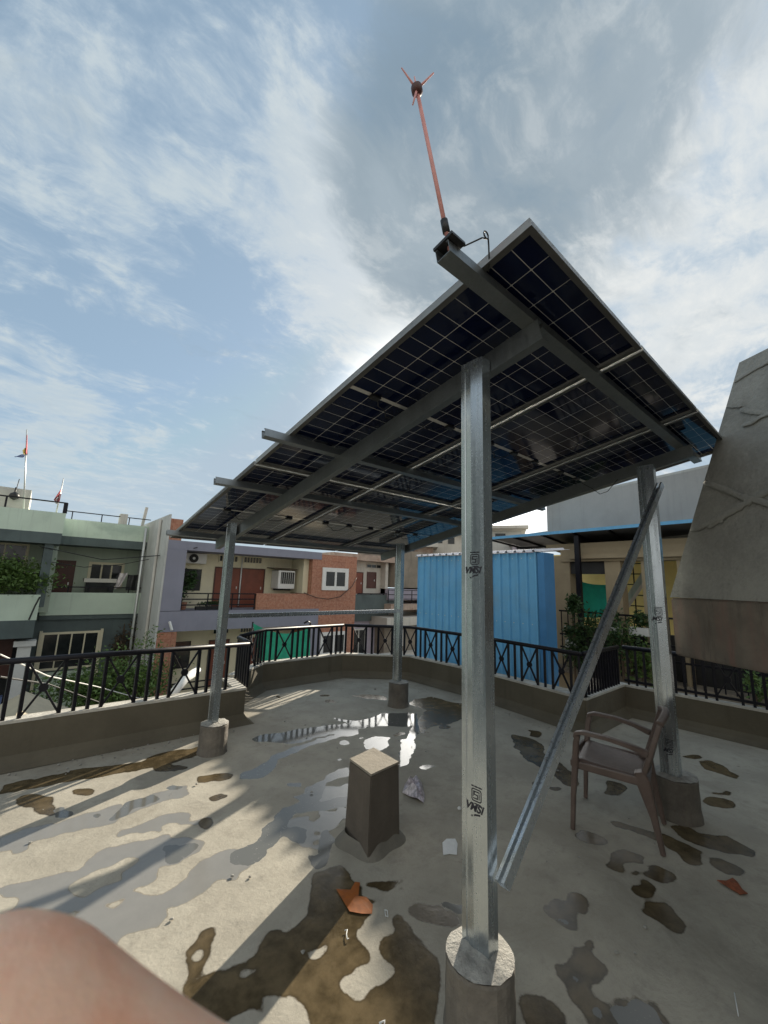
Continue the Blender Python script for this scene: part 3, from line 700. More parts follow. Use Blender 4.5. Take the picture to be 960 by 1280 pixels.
def ink_mark(parent, x, yc, zc, s=1.0, word='VMSI', fade=False):
    """standards mark (rounded square), lines of small type and a bold slanted word, all as thin ink on the web face"""
    mb = MB()
    def rr(w, h, r, n=5):
        o = []
        for cx, cy, a0 in ((w-r, h-r, 0), (-w+r, h-r, 90), (-w+r, -h+r, 180), (w-r, -h+r, 270)):
            for k in range(n+1): a = R_(a0+90*k/n); o.append((cx+r*math.cos(a), cy+r*math.sin(a)))
        return o
    y_near = parent['near_y']
    P3 = lambda a, b: (x-.0007+web_x(yc-a*s-y_near), yc-a*s, zc+b*s)          # +a is the viewer's right
    A, B = rr(.0235, .0235, .009), rr(.0195, .0195, .006); n = len(A)
    for k in range(n): mb.quad(P3(*A[k]), P3(*A[(k+1) % n]), P3(*B[(k+1) % n]), P3(*B[k]))
    def strip(pts, w):
        for (a, b) in zip(pts, pts[1:]):
            d = Vector((b[0]-a[0], b[1]-a[1])).normalized(); nn = Vector((-d.y, d.x))*w/2; e = d*w/2
            q = [(a[0]-e.x+nn.x, a[1]-e.y+nn.y), (b[0]+e.x+nn.x, b[1]+e.y+nn.y), (b[0]+e.x-nn.x, b[1]+e.y-nn.y), (a[0]-e.x-nn.x, a[1]-e.y-nn.y)]
            mb.quad(*[P3(*t) for t in q])
    strip([(.013, .0125), (-.0095, .0125), (-.0095, .001), (.005, .001), (.005, -.0125), (-.013, -.0125)], .004)
    strip([(.0125, .006), (.0125, -.0125)], .0035); strip([(-.0145, .0125), (-.0145, -.006)], .0025)
    for k in range(8): strip([(-.021+.006*k, .031), (-.0175+.006*k, .031)], .0035 if k % 3 else .0055)
    for k in range(5): strip([(-.010+.006*k, -.031), (-.0065+.006*k, -.031)], .0045 if k % 2 else .003)
    strip([(-.022, -.080), (-.004, -.072), (.014, -.068)], .006)
    o = mb.build('stencil_mark', 'ink', parent)
    me = text_mesh(word, .040*s, .35, .0012)
    t = bpy.data.objects.new('stencil_lettering', me); COL.objects.link(t); me.materials.append(M['ink'])
    for vv in me.vertices:
        Y_ = yc+.014*s-vv.co.x; vv.co = (x-.0010+web_x(Y_-y_near)-vv.co.z, Y_, zc-.060*s+vv.co.y)
    t.parent = o
    return o
p1 = post(.314, .437, 2.70, .25, .130, (.325, .485))
ink_mark(p1, .314-.0015, .483, 1.742, 1.0); ink_mark(p1, .314-.0015, .483, .80, 1.0)
p2 = post(.335, 3.55, 2.19, .25, .128, (.38, 3.59))
p3 = post(2.815, 3.62, 2.20, .30, .135, (2.86, 3.66))
p4 = post(2.655, .405, 2.68, .27, .150, (2.73, .46))
ink_mark(p4, 2.655-.0015, .452, 1.47, 1.15, 'MSI'); ink_mark(p4, 2.655-.0015, .452, .50, 1.0, 'MSI')
# tie bar between the two rear posts, and the loosely fixed brace
pr = offset_poly([(.034, .006), (.034, 0), (0, 0), (0, .041), (.034, .041), (.034, .035)], .0025)
MB().prof(pr, (.37, 3.56, 1.235), (0, -1, 0), (0, 0, 1), (2.46, .05, 0)).build('tie_bar', 'galv', canopy)
def brace():
    a, b = Vector((.348, .408, .52)), Vector((2.635, .365, 2.51)); D = b-a; t = D.normalized()
    view = (CAM-(a+b)/2).normalized(); U = t.cross(view).normalized(); V = -U.cross(t).normalized()
    if V.dot(view) > 0: V = -V
    V = -V; V = V if V.dot(view) > 0 else -V
    prb = offset_poly([(-.009, -.008), (-.009, 0), (-.0205, 0), (-.0205, -.041), (.0205, -.041), (.0205, 0), (.009, 0), (.009, -.008)], .0025)
    ca, sa = math.cos(R_(-38)), math.sin(R_(-38)); U, V = U*ca-V*sa, U*sa+V*ca
    o = MB().prof(prb, a, U, V, D).build('brace', 'galvb', canopy)
    o['label'] = 'slotted steel channel brace leaning between front and right posts'
brace()
# cables under the panels near the right post
cb = MB()
cb.tube([PP(2.3, .9, -.02), PP(2.34, .86, -.10), PP(2.40, .80, -.16), PP(2.47, .78, -.10), PP(2.52, .7, -.01)], .004, 6)
cb.tube([PP(2.75, .75, -.15), (2.74, .80, 2.52), (2.72, .86, 2.50), (2.7, .92, 2.56), (2.68, 1.0, 2.62)], .003, 6)
cb.build('loose_cable', 'black', canopy, smooth=True)

# ------------------------------------------------------------------ lightning rod on the front purlin
rod = thing('lightning_rod', 'salmon lightning rod with forked tip on a black plate', 'lightning rod')
base = PP(-.165, .235, -.01); tipd = ray(521, 112)
k = ((base-CAM).dot(fw)*1.03)/tipd.dot(fw); tip = CAM+tipd*k; ax = (tip-base).normalized()
MB().tube([base, tip], [.0085, .0070], 12).build('rod', 'pink', rod, smooth=True)
MB().tube([base+ax*.07, base+ax*.12], .014, 12).build('coupler', 'black', rod, smooth=True)
MB().tube([tip-ax*.022, tip-ax*.012, tip+ax*.010, tip+ax*.020], [.012, .021, .021, .012], 14).build('hub', 'woodd', rod, smooth=True)
for px_, py_, back in ((502, 85, .0), (542, 91, .0), (518, 96, .03), (516, 131, -.05)):
    d = ray(px_, py_); q = CAM+d*(k*(1+back))
    MB().tube([tip, q], [.004, .002], 8).build('prong', 'pink', rod, smooth=True)
pl = MB(); cpt = PP(-.165, .235, .003)
pl.hexa([cpt+EU*a+EV*b for a, b in ((-.040, -.045), (.036, -.045), (.036, .045), (-.040, .045))], [cpt+EU*a+EV*b+EN*.012 for a, b in ((-.040, -.045), (.036, -.045), (.036, .045), (-.040, .045))])
pl.build('base_plate', 'black', rod)
cb = MB(); c0 = PP(-.08, .16, .03)
loop = [PP(-.150, .235, .012), PP(-.12, .20, .012), PP(-.075, .15, .035)]+[PP(-.06, .14, .05)+EU*(.014*math.cos(a))+Vector((0, 0, 1))*(.014*math.sin(a)) for a in [R_(-60+40*q) for q in range(11)]]+[PP(-.035, .15, .03), PP(.005, .18, .01), PP(.02, .20, -.02)]
cb.tube(loop, .003, 6); cb.build('cable', 'black', rod, smooth=True)

# ------------------------------------------------------------------ cement block
def block():
    root = thing('cement_block', 'square grey cement block standing in the middle of the terrace', 'block')
    T = [onZ(437, 948, .46), onZ(464, 968, .46), onZ(499, 952, .46), onZ(467, 934, .46)]
    c = sum(T, Vector())/4
    Bt = [c+(q-c)*1.10-Vector((0, 0, .47)) for q in T]; T1 = [q-Vector((0, 0, .012)) for q in T]
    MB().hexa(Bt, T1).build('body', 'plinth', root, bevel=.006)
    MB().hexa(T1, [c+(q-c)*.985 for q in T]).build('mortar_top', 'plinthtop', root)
    f = MB(); n = 40; rings = []
    for rr, z in ((1.0, .050), (1.10, .028), (1.24, .011), (1.40, -.010)):
        ring = []
        for k in range(n):
            a = 2*math.pi*k/n; d = Vector((math.cos(a), math.sin(a)))
            u = (abs(math.cos(a-.15))**3+abs(math.sin(a-.15))**3)**(1/3); r = .152/u*(1+.06*math.sin(2*a+1)+.05*math.sin(5*a))
            ring.append((c.x+d.x*r*rr, c.y+d.y*r*rr, z*(1+.12*math.sin(3*a))+(.004 if z > 0 else 0)))
        rings.append(ring)
    for r in rings: f.v += r
    for q in range(3):
        for k in range(n): f.f.append((q*n+k, q*n+(k+1) % n, (q+1)*n+(k+1) % n, (q+1)*n+k))
    f.build('foot_mound', 'cement', root, smooth=True)
block()

# ------------------------------------------------------------------ plastic chair
def chair():
    root = thing('plastic_chair', 'brown moulded plastic armchair beside the right post', 'chair')
    FL, FR, BL, BR = Vector((1.90, .88, 0)), Vector((2.43, .95, 0)), Vector((2.07, .44, 0)), Vector((2.49, .49, 0))
    o = (FL+FR+BL+BR)/4; f = ((FL+FR)/2-(BL+BR)/2).normalized(); r = Vector((f.y, -f.x, 0)); z = Vector((0, 0, 1))
    L = lambda x, y, h: o+r*x+f*y+z*h
    for sx in (-1, 1):
        MB().sweep([L(sx*.265, .245, 0), L(sx*.258, .232, .22), L(sx*.250, .215, .40), L(sx*.262, .20, .56), L(sx*.268, .185, .615)],
                   [.030, .036, .044, .044, .042], [.028, .033, .040, .038, .034], f, 8).build('leg', 'brown', root, smooth=False, bevel=.004)
        MB().sweep([L(sx*.215, -.270, 0), L(sx*.212, -.235, .20), L(sx*.215, -.19, .40), L(sx*.22, -.17, .46)],
                   [.032, .042, .064, .06], [.030, .042, .085, .06], f, 8).build('leg', 'brown', root, bevel=.004)
        MB().sweep([L(sx*.268, .20, .595), L(sx*.27, .195, .625), L(sx*.275, .15, .640), L(sx*.275, .0, .635), L(sx*.265, -.12, .615), L(sx*.245, -.225, .585)],
                   [.05, .054, .058, .056, .05, .045], [.02, .026, .026, .026, .03, .04], z, 8).build('armrest', 'brown', root, bevel=.004)
    # seat: dished shell with turned-down rim
    n, m_ = 18, 14; top = []
    for j in range(m_+1):
        for i in range(n+1):
            u = -1+2*i/n; v = -1+2*j/m_
            w = .235+.02*v
            y = v*.225
            edge = max(abs(u), abs(v))
            h = .435+.018*v-.022*(1-u*u)*(1-v*v)-(.035*max(0, edge-.9)/.1 if edge > .9 else 0)
            top.append(L(u*w, y, h))
    mb = MB(); mb.v = [tuple(p) for p in top]+[tuple(p-z*.007) for p in top]; N = len(top)
    for j in range(m_):
        for i in range(n):
            a = j*(n+1)+i; mb.f.append((a, a+1, a+n+2, a+n+1)); mb.f.append((N+a+n+1, N+a+n+2, N+a+1, N+a))
    mb.build('seat', 'brown', root, smooth=True)
    # back: curved shell with vertical slots, thick top roll
    def B(u, t):
        h = .43+t*.37; y = -.215-.115*t-.035*(1-u*u)*1.0+.03; return L(u*(.215+.025*math.sin(math.pi*t*.8)), y, h-.03*(u*u)*t)
    mb = MB(); nu, nt = 21, 10
    for du in (0, 1):
        for j in range(nt+1):
            for i in range(nu+1):
                mb.v.append(tuple(B(-1+2*i/nu, j/nt)-f*(.008*du)))
    N = (nu+1)*(nt+1)
    for j in range(nt):
        for i in range(nu):
            if 2 <= j <= 7 and i % 4 == 2 and 1 < i < 20: continue
            a = j*(nu+1)+i; mb.f.append((a, a+1, a+nu+2, a+nu+1)); mb.f.append((N+a+nu+1, N+a+nu+2, N+a+1, N+a))
    mb.build('backrest', 'brown', root, smooth=True)
    for sx in (-1, 1):
        MB().sweep([B(sx, q/6)-f*.004 for q in range(7)], [.038]*7, [.030]*7, f, 8).build('back_frame', 'brown', root, bevel=.003)
    MB().sweep([B(-1+q/6, 1)-f*.004+z*.005 for q in range(13)], [.034]*13, [.042]*13, f, 8).build('top_rail', 'brown', root, bevel=.003)
    MB().sweep([L(-.25, .235, .415), L(0, .25, .42), L(.25, .235, .415)], [.02, .02, .02], [.04, .05, .04], z, 8).build('front_apron', 'brown', root)
    for sx in (-1, 1): MB().sweep([L(sx*.245, .22, .41), L(sx*.235, -.19, .40)], [.02, .02], [.045, .05], z, 8).build('side_apron', 'brown', root)
chair()

# ------------------------------------------------------------------ litter on the floor
def flat_litter(name, label, cat, m, cx, cy, px, th=.003, curl=.01, seed=0):
    """thin crumpled sheet whose outline is given in floor metres around (cx, cy)"""
    rnd = random.Random(seed); mb = MB(); n = len(px)
    P = [Vector((cx+x, cy+y, .003+curl*.6*rnd.random())) for x, y in px]; c = Vector((cx, cy, .004+curl*.8))
    mid = [c.lerp(p, .5)+Vector((0, 0, curl*rnd.uniform(0, 1.2))) for p in P]
    for s_ in (0, 1):
        off = Vector((0, 0, -th*s_)); mb.v += [tuple(c+off)]+[tuple(p+off) for p in mid]+[tuple(p+off) for p in P]
    N = 2*n+1
    for k in range(n):
        j = (k+1) % n
        for b in (0, N): mb.f += [(b, b+1+k, b+1+j), (b+1+k, b+1+n+k, b+1+n+j, b+1+j)]
        mb.f.append((1+n+k, 1+n+j, N+1+n+j, N+1+n+k))
    o = mb.build(name, m); return tag(o, label, cat)
def outline(px_pts):
    P = [onZ(x, y) for x, y in px_pts]; c = sum(P, Vector())/len(P); return c.x, c.y, [(p.x-c.x, p.y-c.y) for p in P]
cx, cy, o_ = outline([(503, 992), (506, 984), (514, 977), (521, 978), (527, 982), (531, 995), (530, 1004), (522, 1003), (512, 997)])
flat_litter('crumpled_wrapper', 'crumpled silvery purple wrapper beside the cement block', 'litter', 'foil', cx, cy, o_, .004, .055, 3)
cx, cy, o_ = outline([(553, 1054), (558, 1049), (569, 1049), (572, 1055), (571, 1069), (562, 1068), (554, 1070)])
flat_litter('paper_scrap', 'torn white paper scrap lying flat left of the front post', 'litter', 'paper', cx, cy, o_, .002, .004, 4)
cx, cy, o_ = outline([(420, 1112), (438, 1113), (444, 1103), (450, 1104), (448, 1121), (458, 1122), (466, 1132), (465, 1143), (452, 1143), (437, 1140)])
flat_litter('orange_wrapper', 'bright orange torn plastic wrapper lying in the muddy puddle', 'litter', 'orange', cx, cy, o_, .001, .0015, 5)
cx, cy, o_ = outline([(896, 1101), (908, 1102), (916, 1098), (922, 1103), (928, 1112), (935, 1118), (925, 1119), (912, 1111)])
flat_litter('rag', 'small rust coloured rag on the dark floor at right', 'litter', 'rag', cx, cy, o_, .002, .005, 6)
def wire_bit(name, label, pts, r, m='paper', cat='litter'):
    P = [onZ(*p, .006+.001) for p in pts]; tag(MB().tube(P, r, 6).build(name, m, smooth=True), label, cat)
wire_bit('cable_tie', 'small white plastic clip lying in the brown puddle below the orange wrapper', [(431, 1163), (434, 1162), (433, 1168), (434, 1174), (436, 1173)], .0022)
wire_bit('cable_tie', 'tiny white plastic loop right of the orange wrapper', [(481, 1137), (484, 1138), (485, 1146), (482, 1145), (481, 1137)], .0018)
wire_bit('plastic_strip', 'short bent white strip at the bottom edge of the photo beside the front footing', [(474, 1279), (481, 1276), (480, 1282)], .003)
wire_bit('straw', 'thin white straw on the floor in the lower right corner', [(918, 1241), (923, 1270)], .002)
pb = MB()
c = onZ(574, 1012); pb.lathe([(.004, 0), (.013, .004), (.014, .011), (.009, .018), (.002, .02)], (c.x, c.y, 0), 9, .12)
tag(pb.build('pebble', 'paper'), 'small white stone just left of the front post', 'stone')

rc = random.Random(11); mb = MB()
for k in range(170):
    if k % 3 == 0: x, y = rc.uniform(-1.0, 3.6), rc.uniform(.2, 4.0)
    elif k % 3 == 1: x, y = rc.uniform(-1.1, .8), 4.12-abs(rc.gauss(0, .12))
    else: x, y = 3.85-abs(rc.gauss(0, .15)), rc.uniform(1.8, 4.4)
    q_ = rc.uniform(.3, 1.15); mb.lathe([(.003*q_, 0), (.009*q_, .002*q_), (.010*q_, .006*q_), (.005*q_, .010*q_)], (x, y, -.001), 6, .3)
o = mb.build('cement_grit', 'cap'); tag(o, 'loose cement grit scattered over the terrace floor', 'grit', kind='stuff')
# ------------------------------------------------------------------ sloping mortar slab at the right
def mass():
    root = thing('staircase_slab', 'grey mortar staircase roof with sloping ridged face at the right edge', 'staircase roof')
    k0, k1 = Vector((2.90, .43, 1.585)), Vector((1.50, -1.93, 1.585))
    b0, b1 = k0+Vector((0, 0, -.46)), k1+Vector((0, 0, -.46))
    t0 = Vector((3.22, -.15, 3.60)); dr = (k1-k0); t1 = t0+dr*.8
    bk = Vector((.86, -.51, 0)).normalized()
    th = .45
    MB().hexa([b0, b1, b1+bk*th, b0+bk*th], [k0-Vector((0, 0, .003)), k1-Vector((0, 0, .003)), k1+bk*th-Vector((0, 0, .003)), k0+bk*th-Vector((0, 0, .003))]).build('lower_band', 'pinkstain', root, bevel=.012)
    body = MB(); lean = t0-k0
    n, m_ = 24, 22; front = []
    for j in range(m_+1):
        for i in range(n+1):
            u, v = i/n, j/m_
            p = (k0+(t0-k0)*v)*(1-u)+(k1+(t1-k1)*v)*u
            nn = (dr.normalized().cross(lean.normalized())).normalized()
            if nn.dot(CAM-k0) < 0: nn = -nn
            e = (.0 if i in (0,) else .010*noise.noise(p*1.9)+.006*noise.noise(p*6))
            front.append(p+nn*e+Vector((0, 0, .004*noise.noise(p*9) if j == m_ else 0)))
    body.v = [tuple(p) for p in front]+[tuple(p+bk*th) for p in front]; N = len(front)
    for j in range(m_):
        for i in range(n):
            a = j*(n+1)+i; body.f.append((a, a+1, a+n+2, a+n+1)); body.f.append((N+a+n+1, N+a+n+2, N+a+1, N+a))
    for i in range(n): body.f.append((i+1, i, N+i, N+i+1)); a = m_*(n+1)+i; body.f.append((a, a+1, N+a+1, N+a))
    for j in range(m_):
        a = j*(n+1); b = a+n+1; body.f.append((a, b, N+b, N+a)); a += n; b += n; body.f.append((b, a, N+a, N+b))
    body.build('sloping_face', 'massgrey', root)
    # ridges of squeezed mortar: pixel traces put on the sloping plane
    nrm = dr.cross(lean).normalized()
    if nrm.dot(CAM-k0) < 0: nrm = -nrm
    def onF(x, y): d = ray(x, y); return CAM+d*((k0-CAM).dot(nrm)/d.dot(nrm))+nrm*.004
    for pts, w in (([(881, 603), (905, 611), (925, 620), (942, 626)], .030), ([(864, 664), (885, 655), (905, 646), (925, 634), (942, 624), (962, 614), (985, 600)], .034),
                   ([(942, 624), (952, 627), (965, 632), (990, 642)], .030), ([(918, 478), (930, 470), (945, 461), (965, 450)], .024),
                   ([(926, 512), (940, 515), (962, 517), (985, 520)], .026), ([(928, 532), (940, 529), (952, 521), (966, 515)], .022), ([(909, 508), (916, 509), (928, 508)], .012),
                   ([(885, 660), (898, 652), (905, 651)], .02)):
        P = []
        for (a, b) in zip(pts, pts[1:]):
            for q in range(5): P.append(onF(a[0]+(b[0]-a[0])*q/5, a[1]+(b[1]-a[1])*q/5))
        P.append(onF(*pts[-1])); rn = random.Random(len(P))
        ws = [w*1.35*rn.uniform(.75, 1.25)*(1 if 0 < q < len(P)-1 else .5) for q in range(len(P))]
        MB().sweep(P, [q*1.15 for q in ws], [q*.55 for q in ws], nrm, 8).build('mortar_ridge', 'massgrey', root, smooth=True)
    # unseen stair room and overhang added to shade the floor, then the carrying wall
    MB().box(.6, 5.0, -4.5, -2.02, -.01, 3.55).box(-.2, 1.45, -2.02, -1.45, -.01, 3.55).build('stair_room_blocker', 'massgrey', root)
    MB().box(-.3, 3.0, -4.5, -.78, 3.56, 3.72).build('shade_slab', 'massgrey', root)
    sp = b1+bk*.05; MB().box(sp.x-.3, sp.x+1.2, sp.y-.5, sp.y+.1, -.01, 1.12).build('support_wall', 'massgrey', root)
mass()

# ------------------------------------------------------------------ blue shed
def shed():
    root = thing('blue_shed', 'blue corrugated sheet metal shed behind the terrace railing', 'shed')
    X0, Y0, Y1, Z0, Z1 = 6.10, 3.22, 6.50, -1.6, 2.31
    prof = []; y = Y0; pitch = .195
    while y < Y1-.01:
        for a, b in ((0, 0), (.110, 0), (.128, .038), (.162, .038), (.180, 0)):
            if y+a <= Y1: prof.append((y+a, -b))
        y += pitch
    prof.append((Y1, 0))
    mb = MB(); pol = prof+[(a, b+.006) for a, b in reversed(prof)]
    mb.prof([(b, a) for a, b in pol], (X0, 0, Z0), (1, 0, 0), (0, 1, 0), (0, 0, Z1-Z0-.012)); mb.build('cladding', 'bluesheet', root)
    MB().box(X0+.012, X0+.34, Y0-.04, Y0+.012, Z0, Z1-.02).box(X0-.045, X0-.03, Y0-.04, Y0+.09, Z0, Z1-.02).box(X0-.03, X0+.012, Y0-.04, Y0-.025, Z0, Z1-.02).build('corner_flashing', 'blueedge', root)
    sc = MB()
    for zz in (Z1-.12, .95, -.25):
        yy = Y0+.06
        while yy < Y1: sc.box(X0-.006, X0+.001, yy-.008, yy+.008, zz-.008, zz+.008); yy += pitch
    so_ = sc.build('screws', 'alu', root); so_['kind'] = 'stuff'
    MB().box(X0+.05, X0+.33, Y0+.02, Y1, Z0, Z1-.06).build('frame_wall', 'dark', root)
    mb = MB()
    rp = [(y_-.03*0, z_) for y_, z_ in [(a, -b*1.0) for a, b in prof]]
    pol = rp+[(a, b+.006) for a, b in reversed(rp)]
    mb.prof(pol, (X0-.09, 0, Z1-.008), (0, 1, 0), (0, 0, 1), (1.2, 0, .13)); mb.build('roof_sheet', 'whitesheet', root)
shed()

# ------------------------------------------------------------------ neighbouring house at the right with sheet canopy
def right_house():
    root = thing('pillared_house', 'cream pillared house under a blue edged sheet canopy', 'house')
    X = 9.0
    def pil(px0, px1, z0=-3, z1=2.45, x0=X, x1=X+.35, m='beigecol', nm='pillar'):
        ya, yb = onX(px0, 730, x0).y, onX(px1, 730, x0).y; MB().box(x0, x1, yb, ya, z0, z1).build(nm, m, root)
    pil(688, 713); pil(757, 777); pil(803, 811, m='beigecol'); pil(848, 853)
    ya, yb = onX(702, 700, X).y, onX(900, 700, X).y
    MB().box(X-.05, X+.4, yb-2, ya, 2.30, 2.62).build('beam', 'beigecol', root)
    MB().box(X+.05, X+.12, onX(757, 715, X).y, onX(711, 715, X).y, 2.0, 2.30).build('rolling_shutter', 'dark', root)
    MB().box(X, 12.8, yb-2, ya+.4, 2.62, 2.75).build('ceiling_slab', 'beigecol', root)
    MB().box(X-.1, 13.2, yb-2, ya+.4, -.35, -.2).build('floor_slab', 'stain', root)
    MB().box(9.36, 9.5, yb-2, ya+.3, -.2, .72).build('dark_backing', 'dark', root)  # dark sheet standing in for the dimness between the plants
    # window grille in the middle bay
    w = MB(); y0, y1 = onX(800, 730, 12.0).y, onX(786, 730, 12.0).y
    for k in range(7): z = .9+k*.3; w.box(12.0, 12.02, y0-.6, y1+.6, z, z+.03)
    for k in range(5): y = y0-.6+(y1-y0+1.2)*k/4; w.box(12.03, 12.05, y, y+.03, .7, 2.7)
    w.build('window_grille', 'rail', root)
    # stair string seen through the bays
    MB().hexa([(11.3, onX(778, 765, 11.3).y, onX(778, 765, 11.3).z), (11.3, onX(812, 715, 11.3).y, onX(812, 715, 11.3).z), (11.6, onX(812, 715, 11.3).y, onX(812, 715, 11.3).z), (11.6, onX(778, 765, 11.3).y, onX(778, 765, 11.3).z)],
              [(11.3, onX(778, 752, 11.3).y, onX(778, 752, 11.3).z), (11.3, onX(812, 700, 11.3).y, onX(812, 700, 11.3).z), (11.6, onX(812, 700, 11.3).y, onX(812, 700, 11.3).z), (11.6, onX(778, 752, 11.3).y, onX(778, 752, 11.3).z)]).build('stair_string', 'oldwhite', root)
    # balcony rails
    w = MB()
    for z in (1.10, .55, .25): w.bar((8.85, 4.3, z), (8.85, -1.2, z), .04, .04)
    for k in range(34): y = 4.25-k*.16; w.bar((8.85, y, -.2), (8.85, y, 1.1), .02, .02, (1, 0, 0))
    w.build('balcony_rail', 'rail', root)
    # canopy: blue edge, sloping sheet roof, rafters and post
    L_, R0 = onZ(612, 673, 3.0), onZ(866, 651, 3.0)
    far0, far1 = onZ(676, 690, 2.80), onZ(858, 684, 2.80)
    ext = (R0-L_)*.35; R1 = R0+ext; fx = (far1-far0)*.4; F1 = far1+fx
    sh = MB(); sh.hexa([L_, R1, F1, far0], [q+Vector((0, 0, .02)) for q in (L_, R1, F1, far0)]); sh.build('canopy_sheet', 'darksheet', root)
    sh = MB(); sh.hexa([q+Vector((0, 0, .023)) for q in (L_, R1, F1, far0)], [q+Vector((0, 0, .03)) for q in (L_, R1, F1, far0)]); sh.build('canopy_top_sheet', 'bluesheet', root)
    MB().box(6.25, 6.3, -4.0, .72, 1.15, 2.45).build('reflected_sheet', 'bluesheet', root)  # unseen blue sheet added only to show in the panels' reflection
    e = MB(); e.sweep([L_+Vector((0, 0, .0)), R1], [.03, .03], [.07, .07]); e.build('canopy_edge', 'bluesheet', root)
    rf = MB()
    for k in range(9):
        t = k/8; a, b = L_.lerp(R1, t), far0.lerp(F1, t); rf.bar(a+Vector((0, 0, -.035)), b+Vector((0, 0, -.035)), .04, .05)
    rf.bar(L_.lerp(far0, .5)+Vector((0, 0, -.08)), R1.lerp(F1, .5)+Vector((0, 0, -.08)), .05, .05)
    rf.build('canopy_rafter', 'rail', root)
    pp = onX(724, 730, 8.7); MB().box(8.65, 8.75, pp.y-.055, pp.y+.055, -3, 2.90).build('canopy_post', 'rail', root)
    fb = MB(); a, b = onX(712, 694, 8.9), onX(880, 684, 8.9)
    fb.box(8.86, 8.93, b.y-1.5, a.y, 2.36, 2.46); fb.build('fascia', 'beigecol', root)
right_house()
tag(MB().box(14.0, 14.3, -4, 7.0, .25, 2.9).build('yellow_house_wall', 'yellow'), 'bright yellow house wall glimpsed between the pillars', 'house')
def cloth(name, label, cat, m, c4, sag=.25, n=14):
    """hanging cloth: four corners (tl, tr, br, bl), top edge sagging, gentle folds, with thickness"""
    tl, tr, br, bl = map(Vector, c4); nrm = (tr-tl).cross(bl-tl).normalized(); mb = MB(); P = []
    for j in range(n+1):
        for i in range(n+1):
            u, v = i/n, j/n; p = (tl*(1-u)+tr*u)*(1-v)+(bl*(1-u)+br*u)*v
            p = p-Vector((0, 0, sag*math.sin(math.pi*u)*(1-v)))+nrm*(.06*math.sin(9*u+2*v)+.05*noise.noise(p*2.3))
            P.append(p)
    mb.v = [tuple(p) for p in P]+[tuple(p+nrm*.004) for p in P]; N = len(P)
    for j in range(n):
        for i in range(n):
            a = j*(n+1)+i; mb.f.append((a, a+1, a+n+2, a+n+1)); mb.f.append((N+a+n+1, N+a+n+2, N+a+1, N+a))
    return tag(mb.build(name, m, smooth=True), label, cat)
X_ = 9.7
cloth('shade_cloth', 'teal shade cloth hung between cream pillars right of the shed', 'shade cloth', 'teal', [onX(703, 714, X_), onX(760, 731, X_), onX(760, 772, X_), onX(703, 772, X_)], .12)
# planters and plants on the right house balcony
gpl = 'plants on the right neighbour balcony rail'
for (px0, px1, py, col, lab) in ((752, 776, 786, 'white', 'long white planter with leafy plant in the middle of the neighbour balcony'), (788, 812, 787, 'white', 'white planter with small plant nearest the right post on the neighbour balcony'), (709, 722, 803, 'white', 'low white planter with drooping plant beside the shed corner')):
    a, b = onX(px0, py, 8.6), onX(px1, py, 8.6)
    r = thing('planter', lab, 'planter', gpl)
    MB().box(8.5, 8.72, b.y, a.y, a.z-.10, a.z+.06).build('trough', col, r)
    leaves(260, (8.6, (a.y+b.y)/2, a.z+.22), (.12, abs(a.y-b.y)*.45, .16), .05, int(px0), clumps=8).build('foliage', 'leafdark', r)
for i, (px_, py_, sz, lab) in enumerate(((716, 756, .17, 'bushy potted plant at the foot of the cream pillar beside the shed'), (742, 792, .42, 'dark leafy plant behind the leaning brace'), (777, 800, .50, 'tall climbing plant on the balcony rail between the white planters'), (803, 826, .42, 'yellow green bush low behind the right post'), (718, 812, .30, 'small drooping plant under the canopy post'))):
    c = onX(px_, py_, 8.3); r = thing('balcony_plant', lab, 'plant', None)
    MB().tube([(c.x, c.y, c.z-.8), (c.x+.02, c.y+.02, c.z-.3), (c.x, c.y, c.z)], [.03, .02, .012], 6).build('stem', 'bark', r)
    leaves(800, c, (sz*.6, sz*.8, sz), .045, 50+i, clumps=14).build('foliage', 'leafdark' if i != 3 else 'leaf', r)
c = onX(945, 868, 6.6)
r = thing('balcony_plant', 'creeping plant behind the right railing at the photo edge', 'plant'); MB().tube([(c.x, c.y, c.z-.9), c], [.02, .01], 6).build('stem', 'bark', r); leaves(260, c, (.14, .16, .34), .04, 77, clumps=8).build('foliage', 'leaf', r)
ground('neighbour_terrace', MB().box(6.45, 8.9, -6, 3.1, -1.0, -.55), 'tan')
tag(MB().box(6.6, 6.75, -5.5, 2.2, -.55, -.05).build('low_wall', 'oldwhite'), 'low pale wall beyond the right railing', 'wall')

# large grey house behind the canopy
def grey_house():
    r = thing('grey_house', 'large blank grey rendered house behind the sheet canopy', 'house')
    a, b = onZ(683, 628, 4.32), onZ(890, 583, 4.32); d = (b-a).normalized(); b = b+d*6; n = Vector((-d.y, d.x, 0)); n = n if n.x > 0 else -n
    MB().hexa([(*q.xy, 2.78) for q in (a, b, b+n*6, a+n*6)], [q for q in (a, b, b+n*6, a+n*6)]).build('wall', 'greyrender', r)
    q = a-d*.0; MB().hexa([(*p.xy, 4.323) for p in (a, b, b+n*.2, a+n*.2)], [(*p.xy, 4.38) for p in (a, b, b+n*.2, a+n*.2)]).build('coping', 'oldwhite', r)
    l = onZ(662, 660, 3.0); MB().hexa([(*p.xy, 2.9) for p in (a-d*1.0, a-d*.02, a-d*.02+n*3, a-d*1.0+n*3)], [(*p.xy, 3.4) for p in (a-d*1.0, a-d*.02, a-d*.02+n*3, a-d*1.0+n*3)]).build('lower_wing', 'stain', r)
grey_house()

